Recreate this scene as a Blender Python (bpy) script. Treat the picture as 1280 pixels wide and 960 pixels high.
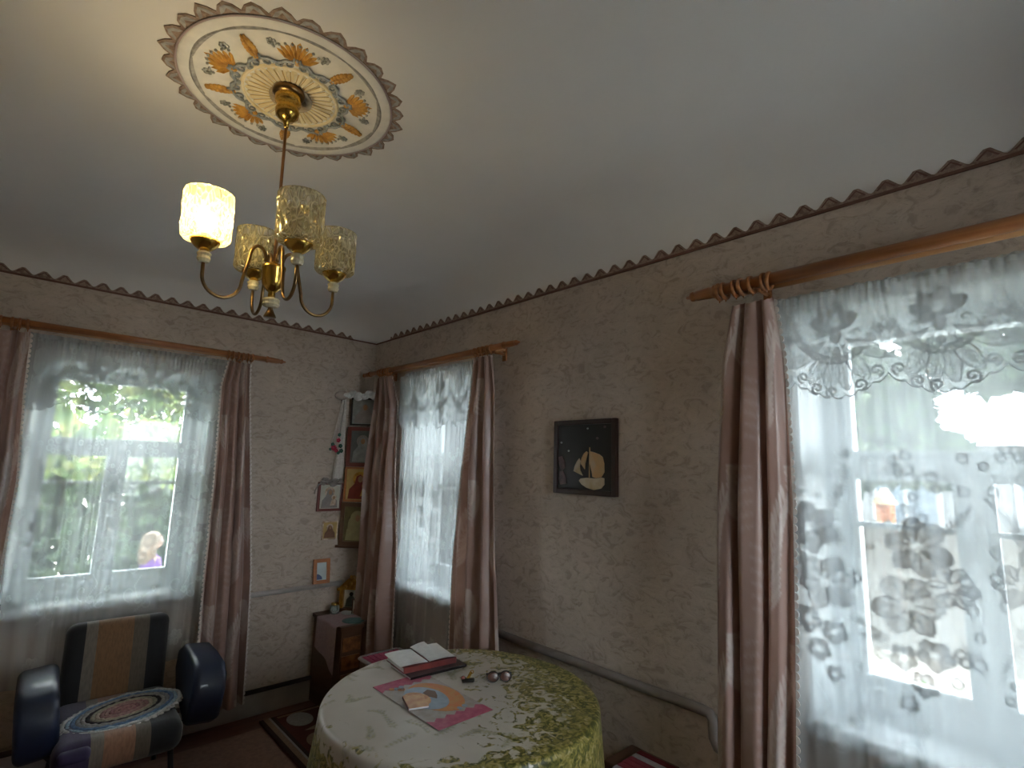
import bpy, bmesh, math, random
import numpy as np
from mathutils import Vector, Matrix, noise
random.seed(7); np.random.seed(7)
for _o in list(bpy.data.objects): bpy.data.objects.remove(_o)
PI = math.pi
sc = bpy.context.scene
COL = sc.collection
# ------------------------------------------------------------------ camera
YAW, PITCH, ROLL, FPX = 0.74622643, 0.1546298, 0.02963623, 660.277
CAM = Vector((-1.985, -3.7385, 1.60))
fw = Vector((math.sin(YAW)*math.cos(PITCH), math.cos(YAW)*math.cos(PITCH), math.sin(PITCH)))
r0 = Vector((math.cos(YAW), -math.sin(YAW), 0)); u0 = r0.cross(fw)
rr = r0*math.cos(ROLL)+u0*math.sin(ROLL); uu = -r0*math.sin(ROLL)+u0*math.cos(ROLL)
cd = bpy.data.cameras.new('camera'); cam = bpy.data.objects.new('camera', cd); COL.objects.link(cam)
cam.matrix_world = Matrix(((rr.x, uu.x, -fw.x, CAM.x), (rr.y, uu.y, -fw.y, CAM.y), (rr.z, uu.z, -fw.z, CAM.z), (0, 0, 0, 1)))
cd.sensor_width = 36; cd.sensor_fit = 'HORIZONTAL'; cd.lens = FPX/1280*36; cd.clip_start = .02; cd.clip_end = 300
sc.camera = cam
# ------------------------------------------------------------------ world, exposure
SKY = 8.6
EXPOSURE = 1.45
BULB_W = .70
w = bpy.data.worlds.new('overcast'); sc.world = w; w.use_nodes = True
wn = w.node_tree; wn.nodes.clear()
wo = wn.nodes.new('ShaderNodeOutputWorld'); wb = wn.nodes.new('ShaderNodeBackground')
tc = wn.nodes.new('ShaderNodeTexCoord'); nz = wn.nodes.new('ShaderNodeTexNoise'); cr = wn.nodes.new('ShaderNodeValToRGB')
nz.inputs['Scale'].default_value = 2.2; nz.inputs['Detail'].default_value = 4
cr.color_ramp.elements[0].position = .3; cr.color_ramp.elements[0].color = (.84, .90, .97, 1)
cr.color_ramp.elements[1].position = .7; cr.color_ramp.elements[1].color = (1.0, .99, .98, 1)
wn.links.new(tc.outputs['Generated'], nz.inputs['Vector']); wn.links.new(nz.outputs['Fac'], cr.inputs['Fac'])
wn.links.new(cr.outputs['Color'], wb.inputs['Color']); wn.links.new(wb.outputs['Background'], wo.inputs['Surface'])
wb.inputs['Strength'].default_value = SKY
vs = sc.view_settings; vs.view_transform = 'Standard'; vs.look = 'None'; vs.exposure = EXPOSURE; vs.gamma = 1; vs.use_curve_mapping = False
sc.cycles.max_bounces = 10; sc.cycles.transparent_max_bounces = 24; sc.cycles.diffuse_bounces = 5

# ------------------------------------------------------------------ helpers: materials
class NT:
    def __init__(s, name):
        s.m = bpy.data.materials.new(name); s.m.use_nodes = True
        s.t = s.m.node_tree; s.t.nodes.clear()
        s.out = s.n('ShaderNodeOutputMaterial')
    def n(s, typ, **kw):
        nd = s.t.nodes.new(typ)
        for k, v in kw.items():
            if hasattr(nd, k): setattr(nd, k, v)
            else: nd.inputs[k].default_value = v
        return nd
    def l(s, a, b): s.t.links.new(a, b)
def c4(c): return (c[0], c[1], c[2], 1)
def ramp(t, src, stops, interp='LINEAR'):
    r = t.n('ShaderNodeValToRGB'); e = r.color_ramp.elements; r.color_ramp.interpolation = interp
    while len(e) < len(stops): e.new(.5)
    for k, (p, c) in enumerate(stops): e[k].position = p; e[k].color = c4(c) if not isinstance(c, (int, float)) else (c, c, c, 1)
    t.l(src, r.inputs['Fac']); return r.outputs['Color']
def noise_tex(t, scale, detail=4, stretch=(1, 1, 1), coord='Object', dist=0, rough=.5):
    c = t.n('ShaderNodeTexCoord'); mp = t.n('ShaderNodeMapping'); mp.inputs['Scale'].default_value = stretch
    nn = t.n('ShaderNodeTexNoise'); nn.inputs['Scale'].default_value = scale; nn.inputs['Detail'].default_value = detail
    nn.inputs['Distortion'].default_value = dist; nn.inputs['Roughness'].default_value = rough
    t.l(c.outputs[coord], mp.inputs['Vector']); t.l(mp.outputs['Vector'], nn.inputs['Vector']); return nn.outputs['Fac']
def mat(name, col, rough=.6, metal=0, col2=None, scale=8, stretch=(1, 1, 1), bump=0, bscale=None, dist=0, lo=.35, hi=.65, spec=.5, sheen=0, coat=0):
    t = NT(name); p = t.n('ShaderNodeBsdfPrincipled'); p.inputs['Base Color'].default_value = c4(col)
    p.inputs['Roughness'].default_value = rough; p.inputs['Metallic'].default_value = metal
    p.inputs['Specular IOR Level'].default_value = spec; p.inputs['Sheen Weight'].default_value = sheen; p.inputs['Coat Weight'].default_value = coat
    if col2 is None: col2 = tuple(c*.82 for c in col)
    f = noise_tex(t, scale, 5, stretch, dist=dist)
    t.l(ramp(t, f, [(lo, col), (hi, col2)]), p.inputs['Base Color'])
    if bump:
        b = t.n('ShaderNodeBump'); b.inputs['Strength'].default_value = bump; b.inputs['Distance'].default_value = .004
        t.l(noise_tex(t, bscale or scale*3, 4, stretch, dist=dist), b.inputs['Height']); t.l(b.outputs['Normal'], p.inputs['Normal'])
    t.l(p.outputs['BSDF'], t.out.inputs['Surface']); t.p = p
    return t.m
def cloth_mat(name, base, motif, pow_=1.0, transl=.5, rough=.6):
    """sheer cloth: vertex attribute 'weave' is how much thread there is"""
    t = NT(name); a = t.n('ShaderNodeAttribute', attribute_name='weave')
    tr = t.n('ShaderNodeBsdfTransparent'); d = t.n('ShaderNodeBsdfDiffuse'); tl = t.n('ShaderNodeBsdfTranslucent')
    col = ramp(t, a.outputs['Fac'], [(.25, base), (.9, motif)])  # motif is greyer: shade of dense thread against the light, put into its colour
    t.l(col, d.inputs['Color']); t.l(col, tl.inputs['Color'])
    m1 = t.n('ShaderNodeMixShader'); t.l(ramp(t, a.outputs['Fac'], [(.40, transl), (.60, transl*.6), (.82, .10)]), m1.inputs[0]); t.l(d.outputs[0], m1.inputs[1]); t.l(tl.outputs[0], m1.inputs[2])
    m2 = t.n('ShaderNodeMixShader'); t.l(a.outputs['Fac'], m2.inputs[0]); t.l(tr.outputs[0], m2.inputs[1]); t.l(m1.outputs[0], m2.inputs[2])
    t.l(m2.outputs[0], t.out.inputs['Surface']); return t.m
# ------------------------------------------------------------------ helpers: geometry
class MB:
    def __init__(s): s.v = []; s.f = []; s.mi = []; s.sm = []
    def add(s, v, f, mi=0, smooth=False, M=None):
        k = len(s.v)
        if M is not None: v = [tuple(M @ Vector(p)) for p in v]
        s.v += [tuple(p) for p in v]; s.f += [tuple(i+k for i in q) for q in f]; s.mi += [mi]*len(f); s.sm += [smooth]*len(f); return s
    def box(s, c, d, bev=0, M=None, mi=0):
        x, y, z = d[0]/2, d[1]/2, d[2]/2; b = min(bev, x*.49, y*.49, z*.49)
        if b <= 0:
            v = [(c[0]+i*x, c[1]+j*y, c[2]+k*z) for i in (-1, 1) for j in (-1, 1) for k in (-1, 1)]
            return s.add(v, [(0, 1, 3, 2), (4, 6, 7, 5), (0, 4, 5, 1), (2, 3, 7, 6), (0, 2, 6, 4), (1, 5, 7, 3)], mi, False, M)
        bm = bmesh.new(); bmesh.ops.create_cube(bm, size=1)
        for q in bm.verts: q.co = Vector((q.co.x*2*x+c[0], q.co.y*2*y+c[1], q.co.z*2*z+c[2]))
        bmesh.ops.bevel(bm, geom=bm.edges[:], offset=b, segments=(3 if b > .01 else 2), profile=.6, affect='EDGES')
        return s.bm(bm, mi, b > .01, M)
    def bm(s, bm, mi=0, smooth=False, M=None):
        bm.verts.index_update(); v = [tuple(q.co) for q in bm.verts]; f = [[q.index for q in p.verts] for p in bm.faces]; bm.free()
        return s.add(v, f, mi, smooth, M)
    def lathe(s, prof, seg=24, M=None, mi=0, smooth=True, caps=True):
        v = []; f = []
        for r, z in prof:
            for k in range(seg): a = 2*PI*k/seg; v.append((r*math.cos(a), r*math.sin(a), z))
        for i in range(len(prof)-1):
            for k in range(seg): a = i*seg+k; b = i*seg+(k+1) % seg; f.append((a, b, b+seg, a+seg))
        if caps:
            if prof[0][0] > 1e-5: f.append(tuple(range(seg))[::-1])
            if prof[-1][0] > 1e-5: f.append(tuple(range((len(prof)-1)*seg, len(prof)*seg)))
        return s.add(v, f, mi, smooth, M)
    def tube(s, path, r, seg=10, mi=0, closed=False, M=None):
        P = [Vector(p) for p in path]; n = len(P); v = []; f = []; R = r if isinstance(r, (list, tuple)) else [r]*n
        up = None
        for i, p in enumerate(P):
            a = P[(i-1) % n] if (i > 0 or closed) else P[i]; b = P[(i+1) % n] if (i < n-1 or closed) else P[i]
            t = (b-a).normalized()
            if up is None: up = Vector((0, 0, 1)) if abs(t.z) < .9 else Vector((1, 0, 0))
            e1 = (up-t*up.dot(t))
            if e1.length < 1e-6: e1 = t.orthogonal()
            e1.normalize(); e2 = t.cross(e1); up = e1
            for k in range(seg): an = 2*PI*k/seg; v.append(p+(e1*math.cos(an)+e2*math.sin(an))*R[i])
        for i in range(n if closed else n-1):
            for k in range(seg): a = i*seg+k; b = i*seg+(k+1) % seg; c = ((i+1) % n)*seg; f.append((a, b, c+(k+1) % seg, c+k))
        if not closed: f.append(tuple(range(seg))[::-1]); f.append(tuple(range((n-1)*seg, n*seg)))
        return s.add(v, f, mi, True, M)
    def prism(s, poly, h0, h1, M=None, mi=0):
        """poly in xy, extruded in z"""
        n = len(poly); v = [(p[0], p[1], h0) for p in poly]+[(p[0], p[1], h1) for p in poly]
        f = [tuple(range(n))[::-1], tuple(range(n, 2*n))]+[(i, (i+1) % n, (i+1) % n+n, i+n) for i in range(n)]
        return s.add(v, f, mi, False, M)
    def ball(s, c, r, seg=16, rings=10, mi=0, M=None):
        R = r if isinstance(r, (tuple, list)) else (r, r, r); v = []; f = []
        for i in range(rings+1):
            th = PI*i/rings
            for k in range(seg): a = 2*PI*k/seg; v.append((c[0]+R[0]*math.sin(th)*math.cos(a), c[1]+R[1]*math.sin(th)*math.sin(a), c[2]+R[2]*math.cos(th)))
        for i in range(rings):
            for k in range(seg): a = i*seg+k; b = i*seg+(k+1) % seg; f.append((a, a+seg, b+seg, b))
        return s.add(v, f, mi, True, M)
    def mesh(s, name, mats):
        me = bpy.data.meshes.new(name); me.from_pydata(s.v, [], s.f)
        for m in (mats if isinstance(mats, (list, tuple)) else [mats]): me.materials.append(m)
        me.polygons.foreach_set('material_index', s.mi); me.polygons.foreach_set('use_smooth', s.sm); me.validate(); me.update(); return me
    def build(s, name, mats, parent=None, loc=None, rotz=0):
        o = bpy.data.objects.new(name, s.mesh(name, mats)); COL.objects.link(o)
        if parent is not None: o.parent = parent
        if loc is not None: o.location = loc
        if rotz: o.rotation_euler = (0, 0, rotz)
        return o
def tag(o, label, cat, group=None, kind=None):
    if label: o['label'] = label
    if cat: o['category'] = cat
    if group: o['group'] = group
    if kind: o['kind'] = kind
    return o
def empty(name, loc=(0, 0, 0), rotz=0):
    o = bpy.data.objects.new(name, None); COL.objects.link(o); o.location = loc; o.rotation_euler = (0, 0, rotz); o.empty_display_size = .05; return o
def thing(name, label, cat, loc=(0, 0, 0), rotz=0, group=None): return tag(empty(name, loc, rotz), label, cat, group)
def structure(o, label=None): o['kind'] = 'structure'; return tag(o, label, None)
def copy_part(o, parent, loc=None, rot=None):
    c = o.copy(); COL.objects.link(c); c.parent = parent
    if loc is not None: c.location = loc
    if rot is not None: c.rotation_euler = rot
    return c
def grid_mesh(name, X, attr=None, aname='weave', m=None, parent=None, smooth=True):
    """X: (rows, cols, 3) array"""
    R, C = X.shape[:2]; me = bpy.data.meshes.new(name)
    me.vertices.add(R*C); me.vertices.foreach_set('co', X.reshape(-1).astype(np.float32))
    i, j = np.meshgrid(np.arange(R-1), np.arange(C-1), indexing='ij'); a = (i*C+j).ravel()
    q = np.stack([a, a+C, a+C+1, a+1], 1).astype(np.int32); n = len(q)
    me.loops.add(n*4); me.loops.foreach_set('vertex_index', q.ravel()); me.polygons.add(n)
    me.polygons.foreach_set('loop_start', np.arange(n, dtype=np.int32)*4); me.polygons.foreach_set('use_smooth', np.full(n, smooth))
    me.update(calc_edges=True)
    if attr is not None:
        at = me.attributes.new(aname, 'FLOAT', 'POINT'); at.data.foreach_set('value', attr.reshape(-1).astype(np.float32))
    if m: me.materials.append(m)
    o = bpy.data.objects.new(name, me); COL.objects.link(o)
    if parent is not None: o.parent = parent
    return o
def T(x=0, y=0, z=0, rx=0, ry=0, rz=0, s=1): return Matrix.Translation((x, y, z)) @ Matrix.Rotation(rz, 4, 'Z') @ Matrix.Rotation(ry, 4, 'Y') @ Matrix.Rotation(rx, 4, 'X') @ Matrix.Scale(s, 4)
# wall frames: u along the wall, d outwards, z up.  'L' = far-left wall (plane y=0), 'R' = right wall (plane x=0)
ROT = {'L': 0.0, 'R': -PI/2}
def W(side, u, d, z): return (u, d, z) if side == 'L' else (d, -u, z)

# ------------------------------------------------------------------ materials
M = {}
def wallpaper():
    t = NT('wallpaper'); p = t.n('ShaderNodeBsdfPrincipled'); p.inputs['Roughness'].default_value = .75; p.inputs['Specular IOR Level'].default_value = .25
    f1 = noise_tex(t, 14, 6, (1, 1, 1.6), dist=1.6, rough=.6); f2 = noise_tex(t, 3.1, 3); f3 = noise_tex(t, 38, 4, (1, 1, 2.2), dist=2.5)
    base = ramp(t, f1, [(.36, (.42, .34, .28)), (.47, (.53, .445, .375)), (.72, (.60, .505, .435))])
    fl = ramp(t, f3, [(.28, .72), (.40, 1.0)])
    big = ramp(t, f2, [(.3, .88), (.7, 1.06)])
    mx = t.n('ShaderNodeMixRGB', blend_type='MULTIPLY'); mx.inputs[0].default_value = .8; t.l(base, mx.inputs[1]); t.l(fl, mx.inputs[2])
    m2 = t.n('ShaderNodeMixRGB', blend_type='MULTIPLY'); m2.inputs[0].default_value = 1; t.l(mx.outputs[0], m2.inputs[1]); t.l(big, m2.inputs[2])
    t.l(m2.outputs[0], p.inputs['Base Color'])
    b = t.n('ShaderNodeBump'); b.inputs['Strength'].default_value = .55; b.inputs['Distance'].default_value = .006
    t.l(f1, b.inputs['Height']); t.l(b.outputs['Normal'], p.inputs['Normal']); t.l(p.outputs[0], t.out.inputs['Surface']); return t.m
M['wall'] = wallpaper()
M['ceil'] = mat('ceiling_whitewash', (.77, .75, .735), .85, col2=(.72, .70, .685), scale=1.6, bump=.12, bscale=5, spec=.2)
M['floor'] = mat('painted_floor', (.17, .062, .04), .45, col2=(.12, .045, .03), scale=5, stretch=(1, 6, 1), bump=.1)
M['white'] = mat('window_paint', (.78, .83, .85), .45, col2=(.70, .76, .79), scale=6, bump=.05)
M['base'] = mat('baseboard_paint', (.42, .38, .36), .5, scale=6)
M['wood'] = mat('honey_wood', (.40, .16, .055), .35, col2=(.27, .095, .03), scale=9, stretch=(.5, 6, 6), bump=.05, coat=.3)
M['wood2'] = mat('pale_wood', (.55, .30, .13), .4, col2=(.44, .21, .085), scale=9, stretch=(.5, 6, 6))
M['redwood'] = mat('red_wood', (.17, .035, .025), .35, scale=10, stretch=(1, 1, 4), coat=.3)
M['brownwood'] = mat('brown_wood', (.12, .055, .03), .4, scale=9, stretch=(1, 1, 5), coat=.2)
M['frameorange'] = mat('orange_wood', (.50, .19, .07), .4, scale=9, stretch=(1, 1, 5))
M['brass'] = mat('brass', (.62, .40, .09), .22, 1, col2=(.50, .30, .06), scale=20)
M['brassdark'] = mat('aged_brass', (.28, .17, .07), .3, 1, col2=(.16, .10, .05), scale=25)
M['copper'] = mat('copper_rod', (.42, .23, .12), .35, 1, scale=25)
M['pipe'] = mat('pipe_paint', (.50, .47, .45), .4, scale=12)
M['darktube'] = mat('dark_tube', (.07, .055, .05), .5, scale=12)
M['black'] = mat('black_lacquer', (.012, .010, .010), .3, scale=12, coat=.3)
M['blackcloth'] = mat('black_upholstery', (.012, .011, .013), .85, scale=60, bump=.3)
M['navy'] = mat('navy_vinyl', (.004, .011, .036), .5, col2=(.003, .008, .026), scale=14, bump=.12, bscale=60, coat=.15)
M['gold'] = mat('gilt', (.70, .42, .10), .3, 1, col2=(.45, .22, .05), scale=30, bump=.3)
M['silver'] = mat('silver_relief', (.55, .55, .52), .35, .8, col2=(.30, .31, .30), scale=28, bump=.4)
M['paper'] = mat('paper', (.78, .78, .77), .7, scale=30, col2=(.70, .70, .70))
M['steel'] = mat('steel', (.5, .5, .5), .25, 1, scale=20)
M['lace_edge'] = mat('lace_edge', (.72, .66, .62), .8, scale=60)
# ------------------------------------------------------------------ structure
RX, RY = -3.05, -4.42          # far corners of the room behind the camera
ZB = 2.5265                    # top of the wallpaper
TH = .38
WIN = {'L': [(-1.53, .815, 2.11)], 'R': [(.93, .825, 2.17), (3.49, .835, 2.18)]}   # centre u, sill z, head z
HW = .43
def wall_with_holes(name, side, u_lo, u_hi, holes):
    b = MB(); us = sorted(holes); cur = u_lo
    def seg(a, c, z0, z1): b.box(((a+c)/2, TH/2, (z0+z1)/2), (c-a, TH, z1-z0))
    for (cu, zs, zh) in us:
        seg(cur, cu-HW, -.3, 2.75); seg(cu-HW, cu+HW, -.3, zs-.04); seg(cu-HW, cu+HW, zh, 2.75); cur = cu+HW
    seg(cur, u_hi, -.3, 2.75)
    o = b.build(name, M['wall']); o.rotation_euler = (0, 0, ROT[side]); return structure(o)
wall_with_holes('wall_left', 'L', RX-TH, TH, WIN['L'])
wall_with_holes('wall_right', 'R', .0, -RY+TH, WIN['R'])
structure(MB().box((RX-TH/2, RY/2, 1.2), (TH, -RY, 3.1)).build('wall_back', M['wall']))
WIN['N'] = [(.62, .95, 2.17)]; ROT['N'] = PI  # added window behind the camera, only there to let in more daylight
def W(side, u, d, z): return (u, d, z) if side == 'L' else ((d, -u, z) if side == 'R' else (-u, RY-d, z))
o = wall_with_holes('wall_near', 'N', -TH, -RX+TH, WIN['N']); o.location = (0, RY, 0)
structure(MB().box((RX/2, RY/2, -.06), (-RX, -RY, .12)).build('floor', M['floor']))
# ceiling with rounded coves
def ceiling():
    nx, ny = 110, 150; xs = np.linspace(RX, 0, nx); ys = np.linspace(RY, 0, ny)
    xs = RX/2+(-RX/2)*np.sin(np.linspace(-PI/2, PI/2, nx)); ys = RY/2+(-RY/2)*np.sin(np.linspace(-PI/2, PI/2, ny))
    Y, X = np.meshgrid(ys, xs, indexing='ij'); dx = np.minimum(X-RX, -X); dy = np.minimum(Y-RY, -Y); Rh = .34
    qx = np.clip(1-dx/Rh, 0, 1); qy = np.clip(1-dy/Rh, 0, 1); q = np.clip((qx**3+qy**3)**(1/3), 0, 1)
    Z = ZB+.1735*(1-q**2.2)**.55
    Z += -.012*np.exp(-((-X-.62-.05*np.sin(Y*2))/.13)**2)*np.clip((1-qy), 0, 1)+.006*np.sin(X*1.9+1)*np.sin(Y*1.6)*(1-np.maximum(qx, qy))
    o = grid_mesh('ceiling', np.stack([X, Y, Z], -1), m=M['ceil'])
    return structure(o)
ceiling()
structure(MB().box((RX/2, RY/2, 2.80), (-RX+2*TH, -RY+2*TH, .1)).build('leak_slab', M['ceil']), 'unseen slab added above the ceiling to stop light leaks')  # added, never seen: keeps sky light from leaking in over the walls
# toothed paper border where wall meets ceiling
def border_mat():
    t = NT('border_paper'); p = t.n('ShaderNodeBsdfPrincipled'); p.inputs['Roughness'].default_value = .7
    f = noise_tex(t, 55, 3)
    t.l(ramp(t, f, [(.40, (.20, .125, .095)), (.55, (.33, .24, .19)), (.7, (.24, .15, .12))]), p.inputs['Base Color']); t.l(p.outputs[0], t.out.inputs['Surface']); return t.m
M['border'] = border_mat(); M['borderline'] = mat('border_line', (.15, .065, .045), .7, scale=40)
def border(name, side, length, sgn):
    b = MB(); n = int(length/.083); P = length/n
    for k in range(n):
        a = k*P*sgn; c = (k+1)*P*sgn; mdl = (a+c)/2; z = ZB; hh = .044+random.uniform(-.003, .003)
        e = .003
        pts = [(a, 0), (a, .008), (a+.08*(c-a), .011), (mdl-.16*(mdl-a), hh-.004), (mdl, hh), (mdl+.16*(mdl-a), hh-.004), (c-.08*(c-a), .011), (c, .008), (c, 0)]
        dep = lambda q: -.004-.25*q*q/.1-.002
        v = [(x, dep(y), z+y) for x, y in pts]+[(x, dep(y)+.0025, z+y) for x, y in pts]; m_ = len(pts)
        b.add(v, [tuple(range(m_)), tuple(range(2*m_-1, m_-1, -1))]+[(i, i+m_, (i+1) % m_+m_, (i+1) % m_) for i in range(m_)], 0)
        # inner printed chevron, slightly proud
        q = [(a+.17*(c-a), .011), (mdl, hh-.009), (c-.17*(c-a), .011), (c-.24*(c-a), .009), (mdl, hh-.014), (a+.24*(c-a), .009)]
        v = [(x, dep(y)-.0012, z+y) for x, y in q]
        b.add(v, [(0, 1, 4, 5), (1, 2, 3, 4)], 1)
    b.box((sgn*length/2, -.004, ZB-.004), (length, .006, .010), mi=1)
    o = b.build(name, [M['border'], M['borderline']]); o.rotation_euler = (0, 0, ROT[side]); structure(o, 'toothed brown paper border along the top of the %s wall' % ('left' if side == 'L' else 'right'))
border('trim_1', 'L', -RX, -1); border('trim_2', 'R', -RY, 1)
structure(MB().box((RX/2, -.012, .065), (-RX, .024, .13), .004).build('baseboard_left', M['base']))
structure(MB().box((-.012, RY/2, .065), (.024, -RY, .13), .004).build('baseboard_right', M['base']))

# ------------------------------------------------------------------ windows
def glass_mat():
    t = NT('window_glass'); tr = t.n('ShaderNodeBsdfTransparent'); g = t.n('ShaderNodeBsdfGlossy'); g.inputs['Roughness'].default_value = .02
    tr.inputs['Color'].default_value = (.93, .97, .98, 1)
    fr = t.n('ShaderNodeFresnel'); fr.inputs['IOR'].default_value = 1.45; m = t.n('ShaderNodeMixShader')
    t.l(fr.outputs[0], m.inputs[0]); t.l(tr.outputs[0], m.inputs[1]); t.l(g.outputs[0], m.inputs[2]); t.l(m.outputs[0], t.out.inputs['Surface']); return t.m
M['glass'] = glass_mat()
def window(idx, side, cu, zs, zh):
    root = empty('window_%d' % idx, W(side, cu, 0, zs), ROT[side]); structure(root, 'white painted wooden double window with a wide reveal, window %d' % idx)  # the one in the near wall is added as a daylight source
    H = zh-zs; fwd = .378; D0 = .20                      # half width of frame, depth of frame
    b = MB()                                             # reveal lining (splayed)
    for s in (-1, 1):
        b.prism([(s*HW, .0), (s*(HW-.012), .0), (s*(fwd-.0), D0), (s*HW, D0)][::s], 0, H)
    b.add([(-HW, 0, H), (HW, 0, H), (HW, D0, H), (-HW, D0, H), (-HW, 0, H-.012), (HW, 0, H-.012), (HW, D0, H-.03), (-HW, D0, H-.03)],
          [(0, 1, 2, 3), (7, 6, 5, 4), (0, 4, 5, 1), (3, 2, 6, 7)])
    b.build('reveal_lining', M['white'], root)
    # inner frame ring
    z0, z1 = .03, H-.02
    def ring(y, dpt, x0, x1, a0, a1, wd, name, par, wb=None):
        q = MB(); wb_ = wb or wd
        q.box((x0+wd/2, y, (a0+a1)/2), (wd, dpt, a1-a0), .004); q.box((x1-wd/2, y, (a0+a1)/2), (wd, dpt, a1-a0), .004)
        q.box(((x0+x1)/2, y, a1-wd/2), (x1-x0-2*wd, dpt, wd), .004); q.box(((x0+x1)/2, y, a0+wb_/2), (x1-x0-2*wd, dpt, wb_), .004)
        return q.build(name, M['white'], par)
    fr = ring(D0+.05, .10, -fwd-.03, fwd+.03, 0, z1+.02, .062, 'window_frame', root, .075)
    zt = max(1.64-zs, .5)                                        # transom centre
    MB().box((0, D0+.045, zt), (2*fwd-.06, .085, .050), .004).build('transom', M['white'], root)
    MB().box((0, D0+.045, (.075+zt-.025)/2), (.050, .08, zt-.025-.075), .004).build('mullion', M['white'], root)
    x_in = fwd-.032
    def sash(x0, x1, a0, a1, munt, y, wd=.026):
        s_ = ring(y, .035, x0, x1, a0, a1, wd, 'sash', root)
        MB().box(((x0+x1)/2, y, (a0+a1)/2), (x1-x0-2*wd+.004, .004, a1-a0-2*wd+.004)).build('pane', M['glass'], s_)
        if munt is not None: MB().box(((x0+x1)/2, y, munt), (x1-x0-2*wd+.002, .022, .018), .003).build('muntin', M['white'], s_)
    sash(-x_in, -.025, .075, zt-.025, zt-.205, D0+.05); sash(.025, x_in, .075, zt-.025, zt-.205, D0+.05)
    sash(-x_in, x_in, zt+.025, z1-.042, None, D0+.05)
    # outer sash layer
    y = D0+.145
    ring(y, .035, -x_in-.02, x_in+.02, .05, z1-.03, .03, 'outer_frame', root)
    MB().box((0, y, (.08+zt)/2), (.028, .03, zt-.08), .003).build('outer_mullion', M['white'], root)
    MB().box((-x_in/2, y, zt), (x_in-.03, .03, .026), .003).build('outer_transom', M['white'], root); MB().box((x_in/2, y, zt), (x_in-.03, .03, .026), .003).build('outer_transom', M['white'], root)
    MB().box((0, D0/2-.02, -.02), (2*HW+.0, D0+.06, .04), .006).build('window_sill', M['white'], root)
    MB().box((0, D0+.11, -.02), (2*HW-.0, .16, .04), .004).build('outer_sill', M['white'], root)
window(1, 'L', *WIN['L'][0]); window(2, 'R', *WIN['R'][0]); window(3, 'R', *WIN['R'][1]); window(4, 'N', *WIN['N'][0])  # the last is the added daylight opening in the near wall
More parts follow.
